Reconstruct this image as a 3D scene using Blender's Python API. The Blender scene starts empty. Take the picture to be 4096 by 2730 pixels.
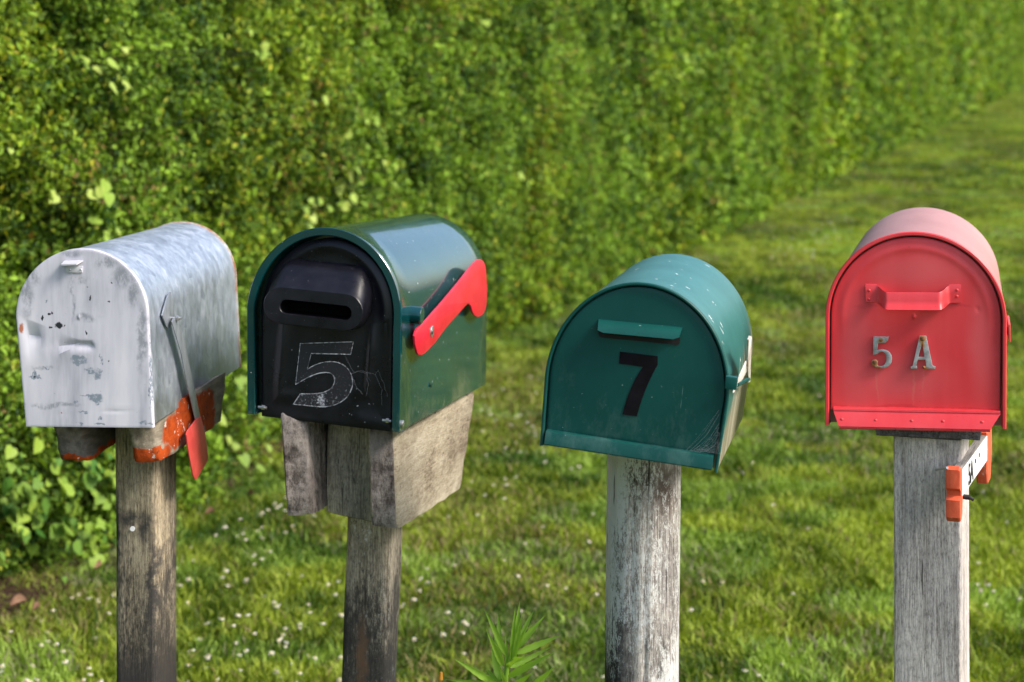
import bpy, bmesh, math, random
import numpy as np
from mathutils import Matrix, Vector
rng = np.random.default_rng(7)
random.seed(7)
R = math.radians
S = bpy.context.scene
COL = S.collection
# ------------------------------------------------------------------ camera model (level camera with a lens shift)
F, CX, YH, H = 7833.0, 2048.0, 247.0, 1.6
def P(px, py, Y):
    return Vector(((px-CX)/F*Y, Y, H-(py-YH)/F*Y))
def crop(x0, y0, s):
    return lambda x, y: (x0+x/s, y0+y/s)
c1 = crop(0, 850, 1.4258); c2 = crop(950, 820, 1.1533); c3 = crop(2100, 950, 1.568); c4 = crop(3200, 780, 1.568)
cb = crop(3450, 1650, 1.452); cw = crop(1700, 2300, 3.361)

# ------------------------------------------------------------------ scene graph helpers
def tag(o, label=None, cat=None, group=None, kind=None):
    if label: o['label'] = label
    if cat: o['category'] = cat
    if group: o['group'] = group
    if kind: o['kind'] = kind
    return o
def thing(name, label, cat, loc=(0, 0, 0), rot=None, group=None):
    o = bpy.data.objects.new(name, None); COL.objects.link(o)
    o.empty_display_size = .05
    M = Matrix.Translation(Vector(loc))
    if rot is not None: M = M @ rot.to_4x4()
    o.matrix_world = M
    return tag(o, label, cat, group)
def link(name, me, mat, parent=None, label=None):
    o = bpy.data.objects.new(name, me); COL.objects.link(o)
    if mat is not None:
        me.materials.clear(); me.materials.append(mat)
    if parent is not None: o.parent = parent
    if label: o['label'] = label
    return o
def finish(me, smooth=35):
    if smooth:
        for p in me.polygons: p.use_smooth = True
        me.set_sharp_from_angle(angle=R(smooth))
    me.update()
    return me
def from_bm(name, bm, smooth=35, recalc=True):
    if recalc: bmesh.ops.recalc_face_normals(bm, faces=bm.faces)
    me = bpy.data.meshes.new(name); bm.to_mesh(me); bm.free()
    return finish(me, smooth)

# ------------------------------------------------------------------ geometry helpers (all add to a bmesh)
def loft(bm, loops, cap0=True, cap1=True, closed=True):
    vs = [[bm.verts.new(p) for p in L] for L in loops]
    n = len(loops[0])
    for a, b in zip(vs[:-1], vs[1:]):
        for i in range(n if closed else n-1):
            j = (i+1) % n
            bm.faces.new((a[i], a[j], b[j], b[i]))
    if cap0: bm.faces.new(vs[0][::-1])
    if cap1: bm.faces.new(vs[-1])
    return vs
def box(bm, lo, hi, bev=0.0, M=None):
    r = bmesh.ops.create_cube(bm, size=1.0)
    vs = r['verts']
    for v in vs:
        v.co = Vector([lo[i]+(v.co[i]+.5)*(hi[i]-lo[i]) for i in range(3)])
    if bev > 0:
        es = list({e for v in vs for e in v.link_edges})
        g = bmesh.ops.bevel(bm, geom=es, offset=bev, segments=2, affect='EDGES', profile=.6)
        vs = list({v for f in g['faces'] for v in f.verts} | {v for v in vs if v.is_valid})
    if M is not None:
        for v in vs:
            if v.is_valid: v.co = M @ v.co
def cyl(bm, a, b, r, r2=None, n=20, bev=0):
    a = Vector(a); b = Vector(b); r2 = r if r2 is None else r2
    d = (b-a).normalized(); t = d.orthogonal().normalized(); s = d.cross(t)
    def ring(c, rr): return [c+(t*math.cos(2*math.pi*i/n)+s*math.sin(2*math.pi*i/n))*rr for i in range(n)]
    L = [ring(a, r)]
    if bev:
        L = [ring(a, r-bev), ring(a+d*bev, r), ring(b-d*bev, r2), ring(b, r2-bev)]
    else: L.append(ring(b, r2))
    loft(bm, L)
def tube(bm, pts, r, n=8):
    pts = [Vector(p) for p in pts]
    L = []
    prev = None
    for i, p in enumerate(pts):
        d = (pts[min(i+1, len(pts)-1)]-pts[max(i-1, 0)]).normalized()
        t = d.orthogonal().normalized() if prev is None else (prev-d*prev.dot(d)).normalized()
        prev = t; s = d.cross(t)
        rr = r[i] if isinstance(r, (list, tuple)) else r
        L.append([p+(t*math.cos(2*math.pi*k/n)+s*math.sin(2*math.pi*k/n))*rr for k in range(n)])
    loft(bm, L)
def smooth_loop(pts, it=1):
    for _ in range(it):
        q = []
        for i in range(len(pts)):
            a = pts[i]; b = pts[(i+1) % len(pts)]
            q.append(tuple(.75*x+.25*y for x, y in zip(a, b))); q.append(tuple(.25*x+.75*y for x, y in zip(a, b)))
        pts = q
    return pts
def outline_mesh(name, loops, thick, bevel, T):
    """flat outline (with holes) given thickness; T maps (a, b, n) to local space"""
    cu = bpy.data.curves.new(name, 'CURVE'); cu.dimensions = '2D'; cu.fill_mode = 'BOTH'
    for L in loops:
        sp = cu.splines.new('POLY'); sp.points.add(len(L)-1); sp.use_cyclic_u = True
        for i, p in enumerate(L): sp.points[i].co = (p[0]*100, p[1]*100, 0, 1)
    cu.extrude = max(thick/2-bevel, 0)*100; cu.bevel_depth = bevel*100; cu.bevel_resolution = 1; cu.offset = -bevel*100
    ob = bpy.data.objects.new('tmp_outline', cu); COL.objects.link(ob)
    dg = bpy.context.evaluated_depsgraph_get()
    me = bpy.data.meshes.new_from_object(ob.evaluated_get(dg))
    bpy.data.objects.remove(ob); bpy.data.curves.remove(cu)
    for v in me.vertices:
        v.co = T(v.co.x/100, v.co.y/100, v.co.z/100)
    bm = bmesh.new(); bm.from_mesh(me); bpy.data.meshes.remove(me)
    bmesh.ops.remove_doubles(bm, verts=bm.verts, dist=1e-6)
    return from_bm(name, bm, 30)

# ------------------------------------------------------------------ material helpers
class Mat:
    def __init__(s, name, color=(.5, .5, .5), rough=.5, metal=0.0, spec=.5):
        s.m = bpy.data.materials.new(name); s.m.use_nodes = True
        s.nt = s.m.node_tree; s.b = s.nt.nodes['Principled BSDF']
        s.set('Base Color', (*color, 1)); s.set('Roughness', rough); s.set('Metallic', metal); s.set('Specular IOR Level', spec)
        s._tc = None
    def set(s, k, v): s.b.inputs[k].default_value = v
    def n(s, t, **kw):
        x = s.nt.nodes.new(t)
        for k, v in kw.items(): setattr(x, k, v)
        return x
    def l(s, a, b): s.nt.links.new(a, b)
    def co(s):
        if s._tc is None: s._tc = s.n('ShaderNodeTexCoord').outputs['Object']
        return s._tc
    def vec(s, sc=(1, 1, 1), off=(0, 0, 0), rot=(0, 0, 0)):
        m = s.n('ShaderNodeMapping'); m.inputs['Scale'].default_value = sc; m.inputs['Location'].default_value = off
        m.inputs['Rotation'].default_value = rot
        s.l(s.co(), m.inputs['Vector']); return m.outputs[0]
    def noise(s, scale, sc=(1, 1, 1), detail=5, rough=.55, dist=0, off=(0, 0, 0), rot=(0, 0, 0), col=False):
        x = s.n('ShaderNodeTexNoise'); x.inputs['Scale'].default_value = scale; x.inputs['Detail'].default_value = detail
        x.inputs['Roughness'].default_value = rough; x.inputs['Distortion'].default_value = dist
        s.l(s.vec(sc, off, rot), x.inputs['Vector'])
        return x.outputs['Color' if col else 'Fac']
    def ramp(s, f, stops, interp='LINEAR'):
        r = s.n('ShaderNodeValToRGB'); cr = r.color_ramp; cr.interpolation = interp
        while len(cr.elements) < len(stops): cr.elements.new(.5)
        for e, (p, c) in zip(cr.elements, stops):
            e.position = p; e.color = (*c, 1) if isinstance(c, tuple) else (c, c, c, 1)
        s.l(f, r.inputs[0]); return r.outputs[0]
    def math(s, op, a, b=None, clamp=False):
        x = s.n('ShaderNodeMath', operation=op); x.use_clamp = clamp
        for i, v in enumerate((a, b)):
            if v is None: continue
            if isinstance(v, (int, float)): x.inputs[i].default_value = v
            else: s.l(v, x.inputs[i])
        return x.outputs[0]
    def mix(s, f, a, b, mode='MIX'):
        x = s.n('ShaderNodeMix', data_type='RGBA', blend_type=mode)
        for sock, v in ((x.inputs[0], f), (x.inputs[6], a), (x.inputs[7], b)):
            if isinstance(v, (int, float)): sock.default_value = v
            elif isinstance(v, tuple): sock.default_value = (*v, 1)
            else: s.l(v, sock)
        return x.outputs[2]
    def sep(s):
        x = s.n('ShaderNodeSeparateXYZ'); s.l(s.co(), x.inputs[0]); return x.outputs
    def base(s, x): s.l(x, s.b.inputs['Base Color'])
    def rough(s, x): s.l(x, s.b.inputs['Roughness'])
    def bump(s, h, strength=.3, dist=.002):
        b = s.n('ShaderNodeBump'); b.inputs['Strength'].default_value = strength; b.inputs['Distance'].default_value = dist
        if s.b.inputs['Normal'].is_linked:
            s.l(s.b.inputs['Normal'].links[0].from_socket, b.inputs['Normal'])
        s.l(h, b.inputs['Height']); s.l(b.outputs[0], s.b.inputs['Normal'])
    def blobs(s, lst, amp=.012, nscale=60, soft=.25, axes='xz'):
        """mask of irregular patches: (a, b, ra, rb) in local metres"""
        nz = s.noise(nscale, detail=4, rough=.65, col=True)
        a = s.n('ShaderNodeVectorMath', operation='SUBTRACT'); s.l(nz, a.inputs[0]); a.inputs[1].default_value = (.5, .5, .5)
        b = s.n('ShaderNodeVectorMath', operation='SCALE'); s.l(a.outputs[0], b.inputs[0]); b.inputs['Scale'].default_value = amp
        c = s.n('ShaderNodeVectorMath', operation='ADD'); s.l(s.co(), c.inputs[0]); s.l(b.outputs[0], c.inputs[1])
        cur = None
        for (p, q, ra, rb) in lst:
            d = s.n('ShaderNodeVectorMath', operation='SUBTRACT'); s.l(c.outputs[0], d.inputs[0])
            e = s.n('ShaderNodeVectorMath', operation='MULTIPLY'); s.l(d.outputs[0], e.inputs[0])
            if axes == 'xz': d.inputs[1].default_value = (p, 0, q); e.inputs[1].default_value = (1/ra, 0, 1/rb)
            elif axes == 'yz': d.inputs[1].default_value = (0, p, q); e.inputs[1].default_value = (0, 1/ra, 1/rb)
            f = s.n('ShaderNodeVectorMath', operation='LENGTH'); s.l(e.outputs[0], f.inputs[0])
            cur = f.outputs['Value'] if cur is None else s.math('MINIMUM', cur, f.outputs['Value'])
        m = s.n('ShaderNodeMapRange'); m.interpolation_type = 'SMOOTHSTEP'
        m.inputs['From Min'].default_value = 1+soft; m.inputs['From Max'].default_value = 1-soft
        s.l(cur, m.inputs['Value']); return m.outputs[0]

def wood(name, light, mid, dark, mildew=.5, seed=0, lichen=0.0, axis='z', grain=1.0, patches=None, streak=0.0):
    M = Mat(name, rough=.85, spec=.25)
    st = {'z': (1, 1, .045), 'y': (1, .045, 1), 'x': (.045, 1, 1)}[axis]
    o = (seed*3.1, seed*1.7, seed*.9)
    g1 = M.noise(380, st, 5, .7, off=o); g2 = M.noise(80, st, 5, .65, off=o, dist=.3); g3 = M.noise(14, (1, 1, .35), 5, .6, off=o)
    f = M.math('ADD', M.math('MULTIPLY', g1, .5*grain), M.math('MULTIPLY', g2, .5))
    c = M.ramp(f, [(.36, dark), (.48, mid), (.60, light)])
    tint = M.ramp(g3, [(.35, (.70, .68, .66)), (.6, (1.12, 1.08, 1.0))])
    c = M.mix(1.0, c, tint, 'MULTIPLY')
    fz_ = M.noise(240, (1, 1, .35), 6, .8, off=o)
    c = M.mix(1.0, c, M.ramp(fz_, [(.38, (.55, .54, .53)), (.5, (1., 1., 1.)), (.62, (1.25, 1.24, 1.2))]), 'MULTIPLY')
    # black mildew clinging to the grain
    md = M.noise(120, (1, 1, .32), 9, .9, off=(o[1]+5, 3, o[0])); mb = M.noise(7, (1, 1, .6), 3, .5, off=(o[1], 9, o[2]))
    mm = M.math('ADD', M.math('MULTIPLY', md, .62), M.math('MULTIPLY', mb, .38))
    if streak:
        z = M.sep()[2]
        low = M.n('ShaderNodeMapRange'); low.inputs['From Min'].default_value = .95; low.inputs['From Max'].default_value = .60
        low.inputs['To Min'].default_value = -.045; low.inputs['To Max'].default_value = streak
        M.l(z, low.inputs['Value']); mm = M.math('ADD', mm, low.outputs[0])
    t = .63-.2*mildew
    mask = M.ramp(mm, [(t, 0.), (t+.09, 1.)])
    c = M.mix(M.math('MULTIPLY', mask, .88), c, (.03, .028, .027))
    if patches:
        for lst, colr, amp, soft in patches:
            c = M.mix(M.blobs(lst, amp, 45, soft), c, colr)
    if lichen:
        ln = M.noise(170, (1, 1, .4), 8, .9, off=(8, o[0], 2)); lb = M.noise(9, (1, 1, .5), 2, .5, off=(2, o[0], 7))
        lm = M.ramp(M.math('ADD', M.math('MULTIPLY', ln, .6), M.math('MULTIPLY', lb, .4)), [(.60-.1*lichen, 0.), (.635-.1*lichen, 1.)])
        c = M.mix(lm, c, (.62, .62, .6))
    # fine cracks
    ck = M.noise(240, (1, 1, .04) if axis == 'z' else ((1, .035, 1) if axis == 'y' else (.035, 1, 1)), 3, .6, dist=.15, off=(o[2], 1, 4))
    cm = M.ramp(ck, [(.33, 1.), (.365, 0.)])
    c = M.mix(M.math('MULTIPLY', cm, .8), c, (.035, .030, .026))
    M.base(c)
    M.bump(f, 1.0, .003); M.bump(cm, -.7, .002)
    return M.m

# ------------------------------------------------------------------ mailbox geometry
class Box:
    def __init__(s, O, yaw, pit, rol, W, hs, ha, d, tp, sh):
        s.O = Vector(O); s.W, s.hs, s.ha, s.d, s.tp, s.sh = W, hs, ha, d, tp, sh
        s.R = Matrix.Rotation(R(yaw), 3, 'Z') @ Matrix.Rotation(R(pit), 3, 'X') @ Matrix.Rotation(R(rol), 3, 'Y')
    def ray(s, pt):
        o = s.R.transposed() @ (Vector((0, 0, H))-s.O)
        d = s.R.transposed() @ Vector(((pt[0]-CX)/F, 1, -(pt[1]-YH)/F))
        return o, d
    def front(s, pt, v=0.0):
        o, d = s.ray(pt); t = (v-o.y)/d.y; p = o+d*t; return (p.x, p.z)
    def side(s, pt, off=0.0):
        """intersection with the right side wall pushed out by off -> (y, z)"""
        wb = s.W/2*(1-s.tp); k = (s.W/2+s.sh-wb)/s.hs
        o, d = s.ray(pt)
        t = (wb+off+k*o.z-o.x)/(d.x-k*d.z); p = o+d*t; return (p.y, p.z)
    def side_x(s, z, off=0.0):
        wb = s.W/2*(1-s.tp); k = (s.W/2+s.sh-wb)/s.hs
        return wb+off+k*z
    def prof(s, i=0.0, v=0.0, n=84, lift=None, fl=None):
        wb = s.W/2*(1-s.tp)-i; w = s.W/2-i; ha = s.ha-i; b = i if lift is None else lift
        pts = []
        for k in range(6):
            t = k/6; pts.append((wb+(w+s.sh-wb)*t, v, b+(s.hs-b)*t))
        for k in range(n+1):
            a = math.pi*k/n; pts.append((s.sh+w*math.cos(a), v, s.hs+ha*math.sin(a)))
        for k in range(5, -1, -1):
            t = k/6; pts.append((-(wb)+(-w+s.sh+wb)*t, v, b+(s.hs-b)*t))
        m = 12
        for k in range(1, m):
            t = k/m if 1 < k < m-1 else (.006 if k == 1 else .994)
            if fl is not None: pts.append((-wb+2*wb*t, max(v, fl), min(b, .003))); continue
            pts.append((-wb+2*wb*t, v, b))
        return pts
def shell(b, wall=.0015, rim=0.0, rimdepth=.012, open_depth=.04, bead=0.0, v0=0.0):
    """hollow half-round tunnel, closed at the back, open at the front as far as open_depth"""
    bm = bmesh.new()
    L = []
    L.append(b.prof(wall, open_depth+v0)); L.append(b.prof(wall, (.004 if not rim else .0065)+v0, fl=.03 if rim else None))
    if bead:   # rolled bead on the lip
        for k in range(9):
            a = math.pi*(1.0-k/8*1.25)
            cx, cy = -bead*.6, .004
            L.append(b.prof(cx*-1-bead+ bead*(1-math.cos(a)) -bead*.2, v0+cy-bead*math.sin(a)))
        L.append(b.prof(0, v0+.012))
    elif rim:
        for i_, v_, z_ in ((rim, .006, .0015), (rim, .0012, .0012), (rim-.0012, 0, .0012), (.0012, 0, .0005), (0, .0012, 0), (0, rimdepth, 0), (.0006, rimdepth+.0025, 0)):
            L.append(b.prof(i_, v0+v_, lift=z_, fl=.03))
    else:
        L.append(b.prof(wall, v0)); L.append(b.prof(0, v0))
    base = .0015 if rim else 0
    if rim: L.append(b.prof(base, v0+rimdepth+.0065, lift=0, fl=.03))
    for t in (.1, .3, .5, .7, .9): L.append(b.prof(base, v0+.02+(b.d-.03)*t))
    L.append(b.prof(base, b.d-.004)); L.append(b.prof(base+.0012, b.d-.001)); L.append(b.prof(base+.004, b.d))
    loft(bm, L, cap0=True, cap1=True)
    return from_bm('mailbox_body', bm, 30)
def door_mesh(b, inset, v_front, thick, disp=None, rings=22, lift=None, edge=.0015, flange=0.0, skirt=0.0):
    bm = bmesh.new(); L = []
    if flange: L.append(b.prof(inset-.0006, v_front+flange, lift=lift))
    L.append(b.prof(inset, v_front+thick, lift=lift)); L.append(b.prof(inset, v_front+edge, lift=lift)); L.append(b.prof(inset+edge*.3, v_front+edge*.3, lift=lift))
    outer = b.prof(inset+edge, v_front, lift=None if lift is None else lift+edge)
    cx, cz = b.sh*.5, (b.hs+b.ha)*.47
    for k in range(rings):
        t = 1-(k/rings)**1.0
        if k == 0: t = 1
        L.append([(cx+(x-cx)*t, v_front+(disp(cx+(x-cx)*t, cz+(z-cz)*t) if disp and k else 0), cz+(z-cz)*t) for x, _, z in outer])
    loft(bm, L, cap0=not flange, cap1=True)
    return from_bm('door', bm, 28)

B1 = Box((-.6221, 2.8918, 1.0653), -3.9, -1.05, -.13, .195, .1588, .0981, .6217, .0351, -.0122)
B2 = Box((-.292, 3.0184, 1.0422), -12.32, -2.13, 4.36, .25, .1641, .1367, .5931, .0153, -.0136)
B3 = Box((.1554, 2.6325, 1.0651), -12.02, .66, 6.26, .25, .0971, .1422, .3766, .031, .0006)
B4 = Box((.5662, 2.7528, 1.0855), -13.13, -.39, -1.18, .25, .1514, .1236, .5506, .0012, .0037)
screw_m = Mat('screw_steel', (.55, .54, .52), .35, .9).m
def rivet(b, x, z, v, r=.003, h=.0015, mat=None):
    bm = bmesh.new()
    L = []
    for k in range(5):
        a = k/4*math.pi/2
        L.append([(x+r*math.cos(a)*math.cos(t*math.pi/6), v-h*math.sin(a), z+r*math.cos(a)*math.sin(t*math.pi/6)) for t in range(12)] if k < 4 else
                 [(x+r*.08*math.cos(t*math.pi/6), v-h, z+r*.08*math.sin(t*math.pi/6)) for t in range(12)])
    loft(bm, L, cap0=False); return bm

# ================================================================== MAILBOX 1: bare metal with pale painted door
galv = Mat('galvanised_steel', rough=.42, metal=.75)
g = galv.noise(50, (1, .8, .6), 8, .75, dist=.3); g2 = galv.noise(9, (1, 1, .4), 4, .6); v = galv.n('ShaderNodeTexVoronoi'); v.inputs['Scale'].default_value = 75
galv.l(galv.vec((1, .6, .6)), v.inputs['Vector'])
gc = galv.ramp(galv.math('ADD', galv.math('MULTIPLY', g, .7), galv.math('MULTIPLY', g2, .3)), [(.36, (.34, .385, .45)), (.5, (.46, .51, .585)), (.62, (.59, .64, .72))])
vb = galv.n('ShaderNodeRGBToBW'); galv.l(v.outputs['Color'], vb.inputs[0])
gc = galv.mix(.18, gc, vb.outputs[0], 'OVERLAY')
zz = galv.sep()[2]
gm = galv.ramp(galv.math('ADD', galv.noise(14, (1, 1, .5), 5, .7, off=(4, 2, 1)), galv.math('MULTIPLY', zz, -4.5)), [(.34, 0.), (.52, 1.)])
gc = galv.mix(galv.math('MULTIPLY', gm, .45), gc, (.20, .20, .13))
galv.base(gc); galv.rough(galv.ramp(g, [(.3, .36), (.7, .58)])); galv.bump(g2, .25, .004); galv.bump(g, .15, .0006)

def f1(*l):
    out = []
    for (x, y, rx, ry) in l:
        a = B1.front(c1(x, y), -.008); out.append((a[0], a[1], rx/1.4258/F*2.9, ry/1.4258/F*2.9))
    return out
d1 = Mat('pale_lilac_paint', rough=.5)
n1 = d1.noise(30, (1, 1, .12), 6, .65); n2 = d1.noise(9, (1, 1, .6), 4, .6, off=(3, 3, 3)); n3 = d1.noise(260, (1, 1, 1), 3, .6, off=(1, 7, 2))
c = d1.ramp(d1.math('ADD', d1.math('MULTIPLY', n1, .6), d1.math('MULTIPLY', n2, .4)), [(.38, (.33, .335, .39)), (.5, (.50, .495, .56)), (.62, (.60, .595, .65))])
grime = d1.blobs(f1((420, 240, 60, 22), (250, 880, 60, 14), (420, 470, 10, 120), (500, 600, 60, 20), (300, 1100, 140, 12), (600, 285, 60, 35), (700, 360, 60, 60), (770, 450, 30, 90), (150, 470, 30, 130), (190, 350, 40, 50), (440, 375, 45, 25), (812, 700, 25, 200)), .03, 30, .6)
gr2 = d1.ramp(d1.noise(60, (1, 1, .5), 7, .75, off=(2, 2, 9)), [(.42, 0.), (.56, 1.)])
c = d1.mix(d1.math('MULTIPLY', d1.math('MULTIPLY', grime, gr2), .75), c, (.17, .19, .22))
chips = d1.blobs(f1((452, 842, 46, 26), (530, 905, 46, 22), (555, 930, 26, 18), (548, 1062, 40, 24), (500, 1050, 36, 5), (440, 1080, 12, 8), (200, 940, 36, 8), (860, 900, 8, 200), (830, 1200, 40, 8), (570, 1210, 30, 7), (455, 1205, 16, 6), (470, 1140, 30, 4), (575, 1172, 16, 6), (270, 885, 22, 5), (195, 925, 14, 20), (265, 508, 10, 6), (575, 840, 6, 30)), .020, 95, .22)
chips = d1.math('MULTIPLY', chips, d1.ramp(d1.noise(150, (1, 1, 1), 5, .7, off=(5, 5, 5)), [(.40, .25), (.50, 1.)]))
c = d1.mix(chips, c, (.19, .23, .28))
blk = d1.blobs(f1((336, 645, 22, 18), (242, 602, 5, 16), (282, 580, 8, 6), (295, 575, 5, 5), (370, 648, 4, 4), (493, 690, 6, 12), (515, 490, 5, 16), (198, 940, 8, 6), (620, 850, 4, 6), (497, 425, 4, 4), (635, 405, 5, 5), (623, 512, 4, 4), (288, 658, 10, 6)), .009, 140, .2)
c = d1.mix(blk, c, (.015, .016, .02))
spk = d1.ramp(n3, [(.70, 0.), (.73, 1.)]); c = d1.mix(spk, c, (.2, .2, .22))
rust = d1.blobs(f1((118, 660, 12, 26), (348, 1142, 4, 4)), .01, 90, .3)
c = d1.mix(rust, c, (.36, .12, .06))
d1.base(c); d1.bump(n1, .2, .0008); d1.bump(chips, -.5, .0004)

t1 = thing('mailbox', 'dented bare metal mailbox with pale lilac painted door and red-tipped flag hanging down', 'mailbox', B1.O, B1.R, 'mailboxes on posts along the verge')
link('body', shell(B1, wall=.001, open_depth=.02), galv.m, t1)
bm = bmesh.new(); loft(bm, [B1.prof(-.0001, B1.d-.007), B1.prof(-.0018, B1.d-.006), B1.prof(-.0022, B1.d-.002), B1.prof(-.0012, B1.d+.0008), B1.prof(.004, B1.d+.001)], cap0=False)
seam = Mat('rusted_seam', rough=.7, metal=.2); seam.base(seam.ramp(seam.noise(26, (1, 1, 1), 6, .75), [(.42, (.45, .46, .47)), (.5, (.36, .27, .20)), (.6, (.30, .12, .05))]))
link('rear_seam', from_bm('rear_seam', bm, 40), seam.m, t1)
def dent1(x, z):
    a = B1.front(c1(130, 672)); b_ = B1.front(c1(290, 742)); e = B1.front(c1(520, 752)); v = 0
    for p, q in ((a, b_), (b_, e)):
        px, pz = p; qx, qz = q; L2 = (qx-px)**2+(qz-pz)**2
        t = max(0, min(1, ((x-px)*(qx-px)+(z-pz)*(qz-pz))/L2)); dx, dz = x-px-(qx-px)*t, z-pz-(qz-pz)*t
        d = math.hypot(dx, dz)
        v = max(v, math.exp(-(d/(.0065 if dz < 0 else .004))**2))
    dz = z-(a[1]+b_[1])/2
    v2 = math.exp(-(math.hypot(x-b_[0]-.01, (z-b_[1]+.010)*3)/.03)**2)
    out = (.0075*v*math.exp(-max(0, (x-b_[0]))*10)-.003*v2)*min(1, max(0, x-a[0]+.002)/.012)
    for (cx, cy, s, h) in ((460, 595, 9, -.0015), (660, 1130, 10, .0015), (350, 1140, 10, .0015), (680, 1100, 9, -.001)):
        p = B1.front(c1(cx, cy)); rr = s/1.4258/F*2.9
        out += h*math.exp(-((x-p[0])**2+(z-p[1])**2)/rr**2)
    return out
link('door', door_mesh(B1, -.0012, -.008, .004, dent1, rings=60, flange=.010, lift=-.004), d1.m, t1)
# lifting latch at the top of the door
lm = Mat('latch_paint', (.55, .55, .6), .45, .2)
bm = bmesh.new(); q = lambda x, y, v=-.0082: B1.front(c1(x, y), v)
a = q(375, 306); b_ = q(472, 344)
box(bm, (a[0], -.0098, b_[1]), (b_[0], -.0078, a[1]), .0005)
a = q(352, 300, -.018); b_ = q(470, 270, -.012)
loft(bm, [[(a[0]+.001, -.008, b_[1]-.002), (a[0], -.022, a[1]+.0015), (a[0], -.022, a[1]-.0005), (a[0]+.001, -.008, b_[1]-.004)],
          [(b_[0], -.008, b_[1]-.001), (b_[0]-.006, -.022, a[1]+.002), (b_[0]-.006, -.022, a[1]), (b_[0], -.008, b_[1]-.003)]])
link('latch', from_bm('latch', bm), lm.m, t1)
for (x, y) in ((400, 328), (462, 326)):
    p = B1.front(c1(x, y), -.0098); link('rivet', from_bm('rivet', rivet(B1, p[0], p[1], -.0096, .0016)), lm.m, t1)
# flag: bracket plate, pivot bolt, arm, red blade
alu = Mat('dull_aluminium', rough=.45, metal=.6); nn = alu.noise(60, (1, 1, .3), 5, .7); alu.base(alu.ramp(nn, [(.3, (.22, .245, .28)), (.7, (.44, .47, .52))]))
OFF = .012
def sidepoly(b, cr, pts, off): return [b.side(cr(x, y), off) for x, y in pts]
def side_map(b, off): return lambda a, bb, n: Vector((b.side_x(bb, off)+n, a, bb))
link('flag_bracket', outline_mesh('flag_bracket', [sidepoly(B1, c1, [(958, 462), (972, 455), (990, 520), (992, 615), (962, 662), (948, 650), (922, 588), (935, 540)], .004)], .002, .0004, side_map(B1, .004)), alu.m, t1)
bp = B1.side(c1(1000, 603), OFF); bm = bmesh.new()
cyl(bm, (B1.side_x(bp[1]), bp[0], bp[1]), (B1.side_x(bp[1], OFF+.010), bp[0], bp[1]), .0022, n=12)
cyl(bm, (B1.side_x(bp[1], OFF+.002), bp[0], bp[1]), (B1.side_x(bp[1], OFF+.006), bp[0], bp[1]), .0045, n=6)
link('pivot_bolt', from_bm('pivot_bolt', bm), screw_m, t1)
fl = thing  # (alias kept for readability)
arm = outline_mesh('flag_arm', [sidepoly(B1, c1, [(978, 625), (990, 600), (1012, 598), (1022, 640), (1060, 790), (1102, 980), (1140, 1165), (1112, 1178), (1066, 980), (1030, 800)], OFF)], .0018, .0004, side_map(B1, OFF))
arm = link('flag_arm', arm, alu.m, t1)
redm = Mat('faded_red_paint', rough=.5); rn = redm.noise(50, (1, 1, 1), 5, .6); redm.base(redm.ramp(rn, [(.3, (.50, .045, .04)), (.7, (.64, .085, .07))]))
link('flag_blade', outline_mesh('flag_blade', [sidepoly(B1, c1, [(1118, 1178), (1143, 1165), (1152, 1200), (1170, 1275), (1184, 1398), (1178, 1422), (1120, 1522), (1108, 1522), (1098, 1500), (1068, 1335), (1061, 1270), (1066, 1248)], OFF+.0015)], .0022, .0005, side_map(B1, OFF+.0015)), redm.m, arm)

# ================================================================== MAILBOX 2: glossy dark green plastic with black door
t2 = thing('mailbox', 'glossy dark green mailbox with black door, scratched outline 5 and raised bright red flag', 'mailbox', B2.O, B2.R, 'mailboxes on posts along the verge')
gp = Mat('green_gloss_plastic', rough=.14, spec=.5)
gp.set('Coat Weight', .55); gp.set('Coat Roughness', .04); gp.set('Coat IOR', 1.6)
n1 = gp.noise(5, (1, 1, 1), 4, .6); n2 = gp.noise(90, (1, 1, .6), 7, .75, off=(3, 1, 2)); zz = gp.sep()
c = gp.ramp(n1, [(.3, (.0, .031, .036)), (.7, (.0, .050, .056))])
low = gp.math('MULTIPLY', zz[2], -3.2)
dirt = gp.ramp(gp.math('ADD', gp.math('ADD', gp.math('MULTIPLY', n2, .6), gp.math('MULTIPLY', gp.noise(11, (1, 1, .8), 3, .5, off=(7, 7, 7)), .55)), low), [(.50, 0.), (.66, 1.)])
c = gp.mix(gp.math('MULTIPLY', dirt, .55), c, (.16, .17, .12))
sp = gp.ramp(gp.noise(150, (1, 1, 1), 2, .5, off=(9, 4, 4)), [(.735, 0.), (.755, 1.)]); c = gp.mix(sp, c, (.5, .55, .52))
gp.base(c); gp.rough(gp.ramp(n2, [(.3, .12), (.7, .22)]))
gp.bump(gp.noise(3.5, (1, 1, 1), 2, .5), .25, .01)
link('body', shell(B2, wall=.004, rim=.0125, rimdepth=.011, open_depth=.05), gp.m, t2)
bp_ = Mat('black_plastic', rough=.32, spec=.32)
n1 = bp_.noise(400, (1, 1, 1), 2, .5); n2 = bp_.noise(16, (1, 1, 1), 6, .7)
c = bp_.ramp(n2, [(.4, (.004, .004, .007)), (.75, (.013, .013, .019))])
sp = bp_.ramp(bp_.noise(210, (1, 1, 1), 2, .5, off=(2, 4, 4)), [(.745, 0.), (.76, 1.)]); c = bp_.mix(sp, c, (.25, .25, .27))
bp_.base(c); bp_.rough(bp_.ramp(n2, [(.3, .24), (.7, .38)])); bp_.bump(n1, .08, .0004)
VD = .016
fb = lambda x, y, v=VD: B2.front(c2(x, y), v)
xl, xr = fb(197, 800)[0], fb(608, 800)[0]; ztop = fb(400, 560)[1]; ztop2 = fb(400, 240)[1]
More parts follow.
